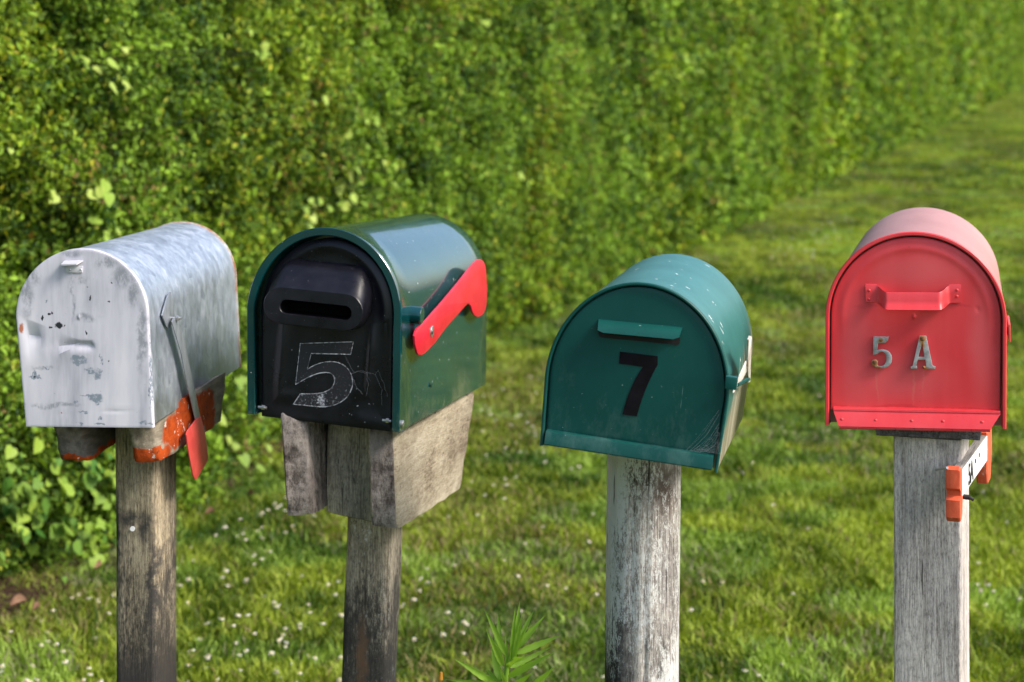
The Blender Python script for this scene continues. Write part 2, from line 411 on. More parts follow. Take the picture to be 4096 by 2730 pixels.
def ribs2(x, z):
    def rib(x0, w=.006): return math.exp(-((x-x0)/w)**2)
    up = 1/(1+math.exp((z-ztop)/.004))
    v = -.0035*(rib(xl)+rib(xr))*up
    # raised arch ridge following the top edge
    w = B2.W/2-.030; 
    if z > B2.hs: r = math.hypot((x-B2.sh)/w, (z-B2.hs)/(B2.ha-.030)); v += -.003*math.exp(-((r-1)/.06)**2)
    return v
d2 = link('door', door_mesh(B2, .0175, VD, .008, ribs2, rings=40, lift=-.003, edge=.003), bp_.m, t2)
# slot hood: lofted from an arched base on the door to a stadium mouth that stands proud
def stadium(x0, x1, z0, z1, v, n=12, sk=(0, 0)):
    r = (z1-z0)/2; cz = (z0+z1)/2; pts = []
    for k in range(n+1):
        a = -math.pi/2+math.pi*k/n; pts.append((x1-r+r*math.cos(a), cz+r*math.sin(a)))
    for k in range(1, 10): t = k/10; pts.append((x1-r+(x0-x1+2*r)*t, z1))
    for k in range(n+1):
        a = math.pi/2+math.pi*k/n; pts.append((x0+r+r*math.cos(a), cz+r*math.sin(a)))
    for k in range(1, 10): t = k/10; pts.append((x0+r+(x1-x0-2*r)*t, z0))
    return [(x, v, z) for x, z in pts]
VF = -.033
mx0, mz1 = fb(126, 393, VF); mx1 = fb(582, 480, VF)[0]; mz0 = fb(350, 566, VF)[1]; mz1 = fb(350, 393, VF)[1]
ix0 = fb(196, 480, VF)[0]; ix1 = fb(527, 480, VF)[0]; iz1 = fb(350, 452, VF)[1]; iz0 = fb(350, 515, VF)[1]
bx0 = fb(168, 480)[0]; bx1 = fb(622, 480)[0]; bz1 = fb(400, 262)[1]; bz0 = mz0+.004
bm = bmesh.new()
mouth = stadium(mx0, mx1, mz0, mz1, VF)
base = []
for (x, _, z) in stadium(bx0, bx1, mz0-.002, mz1, 0):
    f = (z-mz0)/(mz1-mz0)
    zz2 = mz0+(bz1-mz0)*max(0, f)**1.0 if f > .5 else z+ (bz1-mz1)*max(0, f)*1.0
    base.append((x, VD, zz2))
L = []
for k in range(13):
    t = k/12; e = t**.55 if t > 0 else 0     # roof flares quickly out of the door and then runs forward
    L.append([(b0[0]+(m0[0]-b0[0])*t, VD+(VF-VD)*e*(1 if k < 12 else 1)+.0, b0[2]+(m0[2]-b0[2])*(1-(1-t)**1.2)) for b0, m0 in zip(base, mouth)])
cxm, czm = (mx0+mx1)/2, (mz0+mz1)/2
L.append([(x+(cxm-x)*.012, VF-.0012, z+(czm-z)*.035) for x, _, z in mouth])
L.append(stadium(ix0-.001, ix1+.001, iz0-.001, iz1+.001, VF-.0015)); L.append(stadium(ix0, ix1, iz0, iz1, VF)); L.append(stadium(ix0+.001, ix1-.001, iz0+.001, iz1-.001, VF+.043))
loft(bm, L, cap0=True, cap1=True)
sh_ = link('slot_hood', from_bm('slot_hood', bm, 28), bp_.m, d2); sh_.data.materials.append(Mat('slot_inside_shade', (.004, .004, .005), .9, spec=.05).m)  # inner faces blacker than the hood plastic: slot shade put into the colour
for p in sh_.data.polygons:
    if ix0-.0005 < p.center.x < ix1+.0005 and iz0-.0005 < p.center.z < iz1+.0005 and VF+.0005 < p.center.y < VD-.001: p.material_index = 1
# scratched outline of a 5
five = [(290, 640), (535, 632), (522, 690), (340, 686), (322, 760)]
def bez(p0, p1, p2, p3, n=8): return [tuple((1-t)**3*a+3*(1-t)**2*t*b+3*(1-t)*t*t*c+t**3*d for a, b, c, d in zip(p0, p1, p2, p3)) for t in [i/n for i in range(1, n+1)]]
five += bez((322, 760), (360, 730), (420, 715), (465, 728)) + bez((465, 728), (520, 745), (540, 800), (528, 845)) + bez((528, 845), (510, 905), (450, 935), (380, 932)) + [(258, 920), (290, 872)]
five += bez((290, 872), (340, 873), (400, 875), (430, 848)) + bez((430, 848), (455, 825), (455, 785), (425, 775)) + bez((425, 775), (370, 765), (320, 800), (268, 828))
fl5 = [fb(x, y) for x, y in five]
scr = Mat('chalky_residue', rough=.8)
sn = scr.noise(130, (1, 1, 1), 6, .75, off=(3, 3, 3)); m = scr.ramp(sn, [(.42, 0.), (.56, 1.)])
scr.base(scr.mix(m, (.06, .06, .068), (.5, .51, .56)))
bm = bmesh.new(); wd = .0013; yv = VD-.0004
for i in range(len(fl5)):
    p = Vector((fl5[i][0], 0, fl5[i][1])); q_ = Vector((fl5[(i+1) % len(fl5)][0], 0, fl5[(i+1) % len(fl5)][1])); d = (q_-p)
    if d.length < 1e-5: continue
    d.normalize(); nrm = Vector((-d.z, 0, d.x))*wd/2; p = p-d*wd*.3; q_ = q_+d*wd*.3
    w = random.uniform(.6, 1.25)
    vs = [bm.verts.new(Vector((c_.x, yy, c_.z))) for yy in (yv, VD+.0002) for c_ in (p-nrm*w, q_-nrm*w, q_+nrm*w, p+nrm*w)]
    for fidx in ((0, 1, 2, 3), (7, 6, 5, 4), (0, 4, 5, 1), (1, 5, 6, 2), (2, 6, 7, 3), (3, 7, 4, 0)): bm.faces.new([vs[j] for j in fidx])
link('number_five', from_bm('number_five', bm, 0), scr.m, d2)
dst = Mat('rubbed_dust', rough=.6)
zc = fb(370, 932)[1]; zt = fb(370, 720)[1]; xc = fb(385, 900)[0]
sn = dst.noise(260, (1, 1, 1), 6, .8); x_, y_, z_ = dst.sep()
prox = dst.blobs([(xc, fb(0+385, 905)[1], .007, .014)], .02, 90, .8)
sm = dst.math('ADD', sn, dst.math('MULTIPLY', prox, .13))
grad = dst.n('ShaderNodeMapRange'); grad.inputs['From Min'].default_value = zt; grad.inputs['From Max'].default_value = zc; grad.inputs['To Min'].default_value = 0; grad.inputs['To Max'].default_value = .07
dst.l(z_, grad.inputs['Value']); sm = dst.math('ADD', sm, grad.outputs[0])
dst.base(dst.mix(dst.ramp(sm, [(.62, 0.), (.74, 1.)]), (.007, .007, .011), (.45, .46, .5)))
link('worn_patch', outline_mesh('worn_patch', [fl5], .0003, 0, lambda a, b, n: Vector((a, VD-.00005+n, b))), dst.m, d2)
# red flag, knob, pivot screw
OF2 = .012
pr = Mat('bright_red_plastic', (.72, .012, .035), .3, spec=.5)
nn = pr.noise(24, (1, 1, 1), 5, .6); pr.base(pr.ramp(nn, [(.3, (.55, .006, .025)), (.75, (.72, .022, .055))]))
fp = [(818, 585), (826, 568), (845, 555)]
fp += [(930, 460), (1010, 365), (1085, 270), (1105, 252)] + bez((1105, 252), (1130, 245), (1140, 270), (1142, 300), 5) + [(1148, 380), (1146, 440)]
fp += bez((1146, 440), (1142, 500), (1125, 518), (1103, 517), 6) + bez((1103, 517), (1080, 512), (1078, 485), (1072, 465), 5) + [(1060, 455), (1045, 470), (960, 565), (905, 640), (872, 675)]
fp += bez((872, 675), (850, 698), (832, 700), (825, 685), 4) + [(815, 645), (813, 605)]
fg = link('flag', outline_mesh('flag', [sidepoly(B2, c2, fp, OF2)], .004, .0012, side_map(B2, OF2)), pr.m, t2)
def side_cyl(b, cr, x, y, o0, o1, r, n=24, bev=.0006, r2=None):
    bm = bmesh.new(); p = b.side(cr(x, y), o1); cyl(bm, (b.side_x(p[1], o0), p[0], p[1]), (b.side_x(p[1], o1), p[0], p[1]), r, r2, n=n, bev=bev); return bm, p
bm, p = side_cyl(B2, c2, 900, 586, -.002, OF2+.0035, .0095)
sc_ = link('pivot_screw', from_bm('pivot_screw', bm), screw_m, t2)
bm, p = side_cyl(B2, c2, 902, 586, OF2+.003, OF2+.0048, .0045, n=16, bev=.001); link('screw_head', from_bm('screw_head', bm), Mat('dark_steel', (.2, .2, .2), .4, .8).m, sc_)
bm, p = side_cyl(B2, c2, 853, 512, -.004, .016, .0135, bev=.001)
kn = link('stop_knob', from_bm('stop_knob', bm), gp.m, t2)
for (x, y, o) in ((766, 1012, .003),):
    bm, p = side_cyl(B2, c2, x, y, -.001, o, .0058, n=18); link('screw', from_bm('screw', bm), screw_m, t2)
bm, p = side_cyl(B2, c2, 897, 832, -.0002, .0012, .004, n=16, bev=.0003); link('dimple', from_bm('dimple', bm), gp.m, t2)
for (x, y, s) in ((116, 936, -1), (690, 997, 1)):
    p = fb(x, y, .008); bm = bmesh.new()
    cyl(bm, (p[0]-.008, .010, p[1]), (p[0]+.006, .010, p[1]), .0022, n=12); cyl(bm, (p[0]-.002, .010, p[1]), (p[0]+.0025, .010, p[1]), .004, n=6)
    link('hinge_pin', from_bm('hinge_pin', bm), screw_m, t2)
# web strands on the door
webm = Mat('web_silk', (.30, .31, .34), .6).m
def strands(name, label, T, segs, r=.00012):
    bm = bmesh.new()
    for pts in segs: tube(bm, [T(*p) for p in pts], r, n=3)
    o = link(name, from_bm(name, bm, 0), webm); return o
w2 = thing('cobweb', 'faint cobweb threads trailing across the black door beside the scratched 5', 'cobweb', B2.O, B2.R)
segs = []
for (pts) in ([(500, 700), (540, 770), (580, 765), (640, 785), (660, 750)], [(520, 780), (560, 765), (600, 780), (620, 820)], [(600, 770), (605, 830), (596, 900)], [(640, 780), (668, 850), (672, 950)], [(535, 800), (560, 850), (590, 880)], [(650, 760), (680, 830), (700, 900)]):
    f = []
    for (a, b_) in zip(pts[:-1], pts[1:]):
        for k in range(4):
            t = k/4; f.append((a[0]+(b_[0]-a[0])*t+random.uniform(-3, 3), a[1]+(b_[1]-a[1])*t+random.uniform(-3, 3)))
    segs.append(f)
o = strands('strands', '', lambda x, y: (fb(x, y)[0], VD-.004, fb(x, y)[1]), segs, .00010); o.parent = w2

# ================================================================== MAILBOX 3: faded green metal, black 7
t3 = thing('mailbox', 'matt green mailbox with black number 7, tilted on round log post', 'mailbox', B3.O, B3.R, 'mailboxes on posts along the verge')
g3 = Mat('green_door_paint', rough=.45, spec=.25)
n1 = g3.noise(6, (1, 1, .6), 5, .65); n2 = g3.noise(200, (1, 1, 1), 3, .6)
c = g3.ramp(n1, [(.3, (.002, .050, .044)), (.7, (.005, .078, .066))]); sp = g3.ramp(n2, [(.72, 0.), (.74, 1.)]); c = g3.mix(sp, c, (.25, .34, .31))
dz3 = g3.ramp(g3.math('ADD', g3.noise(26, (1, 1, .5), 8, .8, off=(4, 4, 1)), g3.math('MULTIPLY', g3.sep()[2], -1.1)), [(.44, 0.), (.64, 1.)]); c = g3.mix(g3.math('MULTIPLY', dz3, .30), c, (.12, .20, .18))
scr3 = g3.ramp(g3.noise(34, (3, 1, .25), 3, .6, off=(9, 4, 1)), [(.735, 0.), (.75, 1.)]); c = g3.mix(g3.math('MULTIPLY', scr3, .5), c, (.16, .28, .25))
g3.base(c); g3.bump(n1, .15, .004); g3.bump(g3.noise(90, (1, 1, 1), 4), .1, .0005)
g3b = Mat('green_chalky_paint', rough=.40, spec=.7)
n1 = g3b.noise(12, (1, 1, 1), 6, .7); z_ = g3b.sep()
c = g3b.ramp(n1, [(.3, (.016, .112, .102)), (.7, (.034, .165, .155))])
ang = g3b.math('ADD', g3b.math('MULTIPLY', z_[0], 3.2), g3b.math('MULTIPLY', z_[2], -2.2))
nn = g3b.noise(22, (1, 1, .16), 8, .75, off=(3, 3, 3)); front = g3b.math('MULTIPLY', z_[1], .55)
wear = g3b.ramp(g3b.math('ADD', g3b.math('ADD', g3b.math('MULTIPLY', nn, .5), ang), front), [(.50, 0.), (.60, 1.)])
wc = g3b.ramp(g3b.noise(30, (1, 1, .1), 6, .7, off=(1, 5, 5)), [(.35, (.10, .08, .06)), (.5, (.28, .25, .17)), (.66, (.50, .49, .42))])
c = g3b.mix(wear, c, wc)
chp = g3b.ramp(g3b.noise(60, (1, 1.4, .6), 3, .5, off=(6, 1, 3)), [(.70, 0.), (.715, 1.)]); c = g3b.mix(chp, c, (.80, .81, .78))
g3b.base(c); g3b.bump(n1, .15, .001); g3b.bump(wear, -.3, .0006)
edge3 = shell(B3, wall=.0016, rim=.0042, rimdepth=.006, open_depth=.02)
rimm = g3.m
body3 = link('body', edge3, g3b.m, t3)
edge3.materials.append(g3.m)
for p in edge3.polygons:
    if p.center.y < .0052: p.material_index = 1
VD3 = .005
fc = lambda x, y, v=VD3: B3.front(c3(x, y), v)
def soft3(x, z): return -.0015*math.cos(x*14)*math.cos((z-.11)*11)
d3 = link('door', door_mesh(B3, .0062, VD3, .006, soft3, rings=30, lift=.02, edge=.002), g3.m, t3)
# folded lip at the foot of the door
bm = bmesh.new()
wb = B3.W/2*(1-B3.tp)-.007
zl = fc(650, 1283)[1]; zb = fc(650, 1383, -.008)[1]
def lip(bm, x0, x1, pr_):
    L = [[(x, v, z) for v, z in pr_] for x in (x0, x0+(x1-x0)*.5, x1)]
    loft(bm, L)
lip(bm, -wb, wb, [(VD3+.001, zl+.001), (-.003, zl-.0005), (-.0045, zl-.003), (-.0065, zb+.001), (-.006, zb-.0005), (-.002, zb+.001), (VD3+.003, zl-.004)])
link('lip', from_bm('lip', bm, 25), g3.m, d3)
# slot and its hood
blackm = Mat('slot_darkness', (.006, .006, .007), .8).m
s0 = fc(462, 596); s1 = fc(972, 640); skew = (fc(972, 672)[1]-fc(462, 622)[1])/(s1[0]-s0[0])
zs = lambda x, z: z
a = fc(460, 560); b_ = fc(975, 660)
slot = [fc(464, 570), fc(972, 610), fc(975, 640), fc(970, 668), fc(958, 674), fc(480, 628), fc(466, 620), fc(462, 600)]
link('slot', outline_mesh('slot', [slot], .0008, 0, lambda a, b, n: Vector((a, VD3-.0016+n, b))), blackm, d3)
bm = bmesh.new(); HV = -.012
A = [fc(462, 512, VD3), fc(988, 562, VD3)]; Bq = [fc(455, 575, HV), fc(968, 622, HV)]; Cq = [fc(462, 590, HV), fc(955, 637, HV)]
N_ = 14; rows = []
for k in range(N_+1):
    t = k/N_
    top = (A[0][0]+(A[1][0]-A[0][0])*t, VD3-.0005, A[0][1]+(A[1][1]-A[0][1])*t)
    m1 = (Bq[0][0]+(Bq[1][0]-Bq[0][0])*t, HV+.002, Bq[0][1]+(Bq[1][1]-Bq[0][1])*t)
    rr = .003*(1-min(1, min(t, 1-t)*N_)) 
    m2 = (m1[0], HV, m1[2]-.0045+rr)
    rows.append([top, ((top[0]+m1[0])/2, (top[1]+m1[1])/2-.001, (top[2]+m1[2])/2+.001), m1, m2, (m2[0], HV+.0012, m2[2]+.0002), (m1[0], HV+.0034, m1[2]+.0002), (top[0], VD3+.001, top[2]-.002)])
loft(bm, rows)
link('slot_hood', from_bm('slot_hood', bm, 40), g3.m, d3)
seven = [(596, 716), (833, 745), (833, 800)] + bez((833, 800), (790, 870), (735, 990), (703, 1122), 7) + [(612, 1110)] + bez((612, 1110), (640, 990), (690, 880), (740, 812), 7) + [(590, 792)]
bkv = Mat('black_vinyl', rough=.6, spec=.06); bkv.base(bkv.ramp(bkv.noise(40), [(.3, (.006, .005, .007)), (.7, (.012, .010, .013))]))
link('number_seven', outline_mesh('number_seven', [[fc(x, y, VD3-.001) for x, y in seven]], .0008, 0, lambda a, b, n: Vector((a, VD3-.0019+n, b))), bkv.m, d3)
# flag bracket and folded flag on the right wall
bone = Mat('weathered_white_metal', rough=.55); bone.base(bone.ramp(bone.noise(40, (1, 1, .3), 6, .7), [(.35, (.33, .27, .2)), (.5, (.58, .56, .5)), (.7, (.74, .74, .72))]))
def sp3(x, y, off): p = B3.side(c3(x, y), off); return Vector((B3.side_x(p[1], off), p[0], p[1]))
bm = bmesh.new(); p = sp3(1318, 905, .012); box(bm, (p.x-.012, p.y-.006, p.z-.010), (p.x+.003, p.y+.006, p.z+.006), .001)
a = sp3(1330, 925, .010); b_ = sp3(1400, 890, .012); tube(bm, [a, (a+b_)/2, b_], .0032, 6)
link('flag_bracket', from_bm('flag_bracket', bm), g3.m, t3)
def strip3(pts, off, w=.0016): return outline_mesh('flag_arm', [[B3.side(c3(x, y), off) for x, y in pts]], w, .0003, side_map(B3, off))
fa = link('flag_arm', strip3([(1306, 975), (1320, 925), (1385, 775), (1398, 765), (1398, 820), (1365, 885), (1325, 950)], .010), bone.m, t3)
link('flag_blade', strip3([(1398, 640), (1408, 618), (1417, 622), (1414, 760), (1408, 905), (1398, 912), (1395, 800)], .012, .0022), bone.m, fa)
# cobweb in the lower right corner of the door
w3 = thing('cobweb', 'fine cobweb in the lower right corner of the green door with the 7', 'cobweb', B3.O, B3.R)
segs = []
for k in range(22):
    t = k/21
    a = (1010+185*t**1.0+random.uniform(-8, 8), 1330+18*t); b_ = (1222+random.uniform(-3, 3), 1350-300*(1-t)**1.1*random.uniform(.75, 1.05))
    if random.random() < .35: b_ = (1215, 1330-random.random()*120)
    mid = ((a[0]+b_[0])/2+random.uniform(4, 22), (a[1]+b_[1])/2+random.uniform(2, 14))
    segs.append([a, ((a[0]+mid[0])/2+2, (a[1]+mid[1])/2+2), mid, ((b_[0]+mid[0])/2, (b_[1]+mid[1])/2), b_])
for k in range(26):
    x = 1060+random.random()*150; y = 1340-random.random()*(x-1040)*.9
    segs.append([(x, y), (x+random.uniform(5, 20), y+random.uniform(-14, 14)), (x+random.uniform(15, 40), y+random.uniform(-20, 20))])
segs = [[(min(x, 1226), y) for x, y in s_] for s_ in segs]
o = strands('strands', '', lambda x, y: (fc(x, y)[0], VD3-.006, fc(x, y)[1]), segs, .00009); o.parent = w3

# ================================================================== MAILBOX 4: red
t4 = thing('mailbox', 'red mailbox with strap handle and metal characters 5 A at right end of row', 'mailbox', B4.O, B4.R, 'mailboxes on posts along the verge')
r4 = Mat('red_door_paint', rough=.42)
n1 = r4.noise(5, (1, 1, .45), 4, .6); n2 = r4.noise(200, (1, 1, 1), 3, .6); n3 = r4.noise(34, (1, 1, .04), 3, .5, off=(5, 5, 5))
c = r4.ramp(r4.math('ADD', r4.math('MULTIPLY', n1, .7), r4.math('MULTIPLY', n3, .3)), [(.36, (.64, .020, .030)), (.64, (.76, .068, .076))])
for lst, co_, k_ in (([(350, 1000, 90, 330), (620, 1150, 260, 130), (760, 480, 230, 90), (1130, 900, 70, 260)], (.70, .11, .12), .55), ([(480, 1190, 5, 90), (708, 1200, 7, 100), (770, 1160, 5, 60)], (.66, .17, .13), .35), ([(1245, 900, 25, 420), (440, 700, 70, 12), (985, 690, 60, 10), (700, 1335, 500, 9)], (.34, .014, .02), .35)):
    bl = []
    for (x, y, rx, ry) in lst:
        a_ = B4.front(c4(x, y), .006); bl.append((a_[0], a_[1], rx/1.568/F*2.75, ry/1.568/F*2.75))
    c = r4.mix(r4.math('MULTIPLY', r4.blobs(bl, .02, 22, .8), k_), c, co_)
sp4 = r4.ramp(n2, [(.735, 0.), (.75, 1.)]); c = r4.mix(r4.math('MULTIPLY', sp4, .6), c, (.25, .03, .03))
r4.base(c); r4.bump(n1, .12, .004); r4.bump(r4.noise(120, (1, 1, 1), 3), .08, .0004)
r4b = Mat('faded_red_paint_body', rough=.48, spec=.8)
n1 = r4b.noise(7, (1, .35, 1), 6, .65); c = r4b.ramp(n1, [(.3, (.36, .15, .13)), (.7, (.49, .235, .21))])
r4b.base(c); r4b.bump(n1, .1, .001)
me = shell(B4, wall=.0016, rim=.0055, rimdepth=.009, open_depth=.03)
link('body', me, r4b.m, t4); me.materials.append(r4.m)
for p in me.polygons:
    if p.center.y < .0085: p.material_index = 1
VD4 = .006
fr = lambda x, y, v=VD4: B4.front(c4(x, y), v)
def disp4(x, z):
    v = 0
    if z > B4.hs-.03:
        r = math.hypot((x-B4.sh)/(B4.W/2-.02), (z-B4.hs)/(B4.ha-.02)); v -= .0012*math.exp(-((r-.97)/.05)**2)*min(1, (z-B4.hs+.03)/.05)
    for (px_, py_, s, h) in ((716, 765, 9, -.0018), (760, 470, 230, -.002), (1115, 718, 12, .0012), (600, 1150, 200, .0015)):
        q_ = fr(px_, py_); rr = s/1.568/F*2.75; v += h*math.exp(-((x-q_[0])**2+(z-q_[1])**2)/rr**2)
    return v
d4 = link('door', door_mesh(B4, .0078, VD4, .006, disp4, rings=60, lift=.022, edge=.002), r4.m, t4)
bm = bmesh.new()
z0 = fr(700, 1340)[1]; z1 = fr(700, 1368, -.006)[1]; z2 = fr(700, 1458, -.004)[1]
xa, xb = fr(212, 1340)[0], fr(1256, 1352)[0]; xc_, xd = fr(245, 1445, -.004)[0], fr(1195, 1470, -.004)[0]
rows = []
for t in (0, .5, 1):
    X0 = xa+(xb-xa)*t; X1 = xc_+(xd-xc_)*t
    rows.append([(X0, VD4+.001, z0+.001), (X0, -.0015, z0-.001), (X0, -.002, z0-.0035), (X0, -.0005, z1+.001), (X0, -.0015, z1-.0005), (X1, -.009, z2), (X1, -.008, z2-.0006), (X0+(X1-X0)*.3, VD4+.004, z0-.006)])
loft(bm, rows); link('lip', from_bm('lip', bm, 18), r4.m, d4)
for x, y in ((262, 1410), (474, 1416), (700, 1420), (896, 1423), (1142, 1428)):
    q_ = fr(x, y, -.005); link('rivet', from_bm('rivet', rivet(B4, q_[0], q_[1], -.0052, .0026, .0012)), r4.m, d4)
bm = bmesh.new(); 
nk = 8
for k in range(nk):
    a0 = xc_+(xd-xc_)*k/nk+.0004; a1 = xc_+(xd-xc_)*(k+1)/nk-.0004
    cyl(bm, (a0, -.0055, z2-.002), (a1, -.0055, z2-.002), .0022, n=12)
link('hinge', from_bm('hinge', bm), r4.m, t4)
# strap handle
bm = bmesh.new()
hx0, hx1 = fr(412, 620)[0], fr(1010, 615)[0]; zt0 = fr(440, 565)[1]; zb0 = fr(440, 676)[1]; hx_a = fr(480, 620)[0]; hx_b = fr(940, 615)[0]
rows = []; NN = 60
for k in range(NN+1):
    x = hx0+(hx1-hx0)*k/NN
    e = min((x-hx_a), (hx_b-x))
    s_ = 0 if e < 0 else (1 if e > .015 else (.5-.5*math.cos(math.pi*e/.015)))
    s2 = 0 if e < 0 else (1 if e > .016 else math.sin(math.pi/2*e/.016))
    out = .0028+.0155*s_; dz = -.0078*s2; fl_ = .0070*s_
    zt_, zb_ = zt0+dz+.0015, zb0+dz+.0008
    if s_ > 0: zt_ -= .002*s2
    v_ = VD4-out
    rows.append([(x, v_+.0006, zt_), (x, v_, zt_-.001), (x, v_, (zt_+zb_)/2), (x, v_-fl_*.25, zb_+.006), (x, v_-fl_, zb_), (x, v_-fl_+.0012, zb_-.0006), (x, v_+.0014, zb_+.006), (x, v_+.0016, (zt_+zb_)/2), (x, v_+.0016, zt_-.001)])
loft(bm, rows); hd = link('handle', from_bm('handle', bm, 40), r4.m, d4)
for x, y in ((434, 598), (434, 655), (985, 596), (985, 636)):
    q_ = fr(x, y); link('rivet', from_bm('rivet', rivet(B4, q_[0], q_[1], VD4-.0028, .0022, .0012)), r4.m, hd)
# metal characters
zinc = Mat('zinc_characters', rough=.5, metal=.35)
nz = zinc.noise(90, (1, 1, 1), 6, .7)
c = zinc.ramp(nz, [(.36, (.24, .235, .235)), (.6, (.42, .415, .41))])
def f4(*l):
    o_ = []
    for (x, y, rx, ry) in l: a_ = fr(x, y); o_.append((a_[0], a_[1], rx/1.568/F*2.75, ry/1.568/F*2.75))
    return o_
c = zinc.mix(zinc.blobs(f4((508, 912, 18, 12), (470, 1052, 22, 26), (490, 1082, 20, 8), (768, 902, 24, 22), (770, 930, 12, 26), (778, 1082, 24, 12)), .006, 120, .5), c, (.42, .20, .05))
zinc.base(c)
c5 = [(460, 890), (558, 890), (553, 908)] + bez((553, 908), (548, 925), (538, 930), (520, 930), 3) + [(490, 930), (484, 975)]
c5 += bez((484, 975), (520, 960), (577, 975), (577, 1030), 7) + bez((577, 1030), (577, 1070), (545, 1090), (505, 1089), 6) + bez((505, 1089), (470, 1088), (448, 1070), (448, 1050), 5)
c5 += bez((448, 1050), (450, 1030), (480, 1026), (488, 1046), 5) + bez((488, 1046), (490, 1060), (480, 1068), (492, 1075), 3) + bez((492, 1075), (530, 1082), (543, 1050), (542, 1025), 5)
c5 += bez((542, 1025), (542, 985), (510, 970), (484, 1000), 6) + [(458, 1005)]
cA = [(750, 885), (792, 885), (831, 1072), (848, 1077), (848, 1092), (780, 1092), (780, 1077), (792, 1073), (785, 1035), (739, 1035), (729, 1073), (734, 1078), (734, 1092), (694, 1092), (694, 1078), (706, 1073)]
cH = [(766, 925), (780, 1017), (743, 1017)]
TT = lambda a, b, n: Vector((a, VD4-.0035+n, b))
l5 = link('number_five', outline_mesh('number_five', [[fr(x, y, VD4-.005) for x, y in c5]], .0045, .0006, TT), zinc.m, d4)
lA = link('letter_a', outline_mesh('letter_a', [[fr(x, y, VD4-.005) for x, y in L_] for L_ in (cA, cH)], .0045, .0006, TT), zinc.m, d4)
rs = Mat('rusty_screw', rough=.75); rs.base(rs.ramp(rs.noise(300), [(.35, (.05, .025, .015)), (.65, (.30, .12, .03))]))
for par, x, y, r_ in ((l5, 508, 912, 11), (l5, 468, 1052, 15), (lA, 768, 902, 16), (lA, 776, 1082, 9)):
    q_ = fr(x, y, VD4-.006); link('screw', from_bm('screw', rivet(B4, q_[0], q_[1], VD4-.0057, r_/1.568/F*2.75, .0016)), rs.m, par)
# red flag seen edge-on on the right wall
q1 = B4.side(c4(1330, 815), .03); 
bm = bmesh.new(); vx = B4.W/2
zt_ = fr(1320, 815, .05)[1]; zb_ = fr(1320, 925, .05)[1]
box(bm, (vx+.0065, .050, zb_), (vx+.0095, .16, zt_), .0008)
box(bm, (vx+.0005, .080, (zt_+zb_)/2-.006), (vx+.0066, .092, (zt_+zb_)/2+.006), .0008)
link('flag', from_bm('flag', bm), redm.m, t4)
for x, y in ((1205, 545),):
    q_ = fr(x, y); link('rivet', from_bm('rivet', rivet(B4, q_[0], q_[1], VD4-.0004, .0022, .001)), rs.m, d4)

# ================================================================== POSTS
def rrect(w, t, r, n=5, seg=5):
    pts = []
    cs = ((w-r, r, -90), (w-r, t-r, 0), (r, t-r, 90), (r, r, 180))
    for i, (cx, cy, a0) in enumerate(cs):
        for k in range(n+1):
            a = R(a0+90*k/n); pts.append((cx+r*math.cos(a), cy+r*math.sin(a)))
        nx = cs[(i+1) % 4]; e = (nx[0]+r*math.cos(R(a0+90)), nx[1]+r*math.sin(R(a0+90))); s0_ = pts[-1]
        for k in range(1, seg): t_ = k/seg; pts.append((s0_[0]+(e[0]-s0_[0])*t_, s0_[1]+(e[1]-s0_[1])*t_))
    return pts
from mathutils import noise as mn
def square_post(name, label, xl, xc, xr, yref, Y, yaw, ztop, lean, mat, r=.004, seed=0, group='wooden mailbox posts', wob=.0018, zbot=-.08, part='shaft'):
    """front-left edge, corner edge and right edge given where they cross one height of the photograph"""
    th = R(yaw); ux, uy = math.cos(th), math.sin(th)
    FL = P(xl, yref, Y); k = (xc-CX)/F; w = (k*FL.y-FL.x)/(ux-k*uy)
    C_ = Vector((FL.x+w*ux, FL.y+w*uy, 0)); k = (xr-CX)/F; t = (k*C_.y-C_.x)/(-uy-k*ux)
    zr = FL.z
    T = thing(name, label, 'post', (FL.x+lean[0]*zr, FL.y, 0), Matrix.Rotation(th, 3, 'Z'), group)
    bm = bmesh.new(); L = []; n = 46
    for i in range(n+1):
        z = zbot+(ztop-zbot)*i/n
        row = []
        for (x, y) in rrect(w, t, r):
            v_ = mn.noise(Vector((x*14+seed, y*14, z*3)))*wob+mn.noise(Vector((x*60+seed, y*60, z*7)))*wob*.4
            row.append((x-lean[0]*z+v_, y+v_*.7, z))
        L.append(row)
    loft(bm, L)
    link(part, from_bm(part, bm, 40), mat, T)
    return T, w, t
wd1 = wood('post_wood_brown', (.50, .44, .34), (.33, .28, .21), (.16, .13, .095), .60, 1, streak=.10, patches=[([(.022, .885, .016, .012), (.062, .78, .006, .09), (.0, .86, .007, .05), (.05, .875, .012, .02)], (.06, .055, .05), .05, .9), ([(.03, .62, .05, .05)], (.06, .052, .05), .05, .8)])
p1, w1_, tt1 = square_post('wooden_post', 'brown-grey mildewed square post below the bare metal mailbox', 452, 628, 714, 2100, 3.06, -14, 1.068, (.003, 0), wd1, r=.012, seed=3)
wd2 = wood('post_wood_striped', (.54, .49, .41), (.35, .31, .25), (.15, .13, .105), .60, 2, lichen=.35, streak=.11, patches=[([(.002, .80, .012, .10), (.01, .68, .02, .07)], (.035, .033, .032), .035, .8), ([(.055, .63, .008, .05)], (.17, .10, .06), .03, .9)])
p2, w2_, tt2 = square_post('wooden_post', 'thin streaky grey post with dark base under the green mailbox with black door', 1372, 1557, 1605, 2400, 3.20, -11, 1.00, (-.031, 0), wd2, r=.014, seed=9, wob=.003)
wd4 = wood('post_wood_silver', (.60, .575, .58), (.43, .405, .40), (.24, .21, .20), .26, 4, grain=1.1)
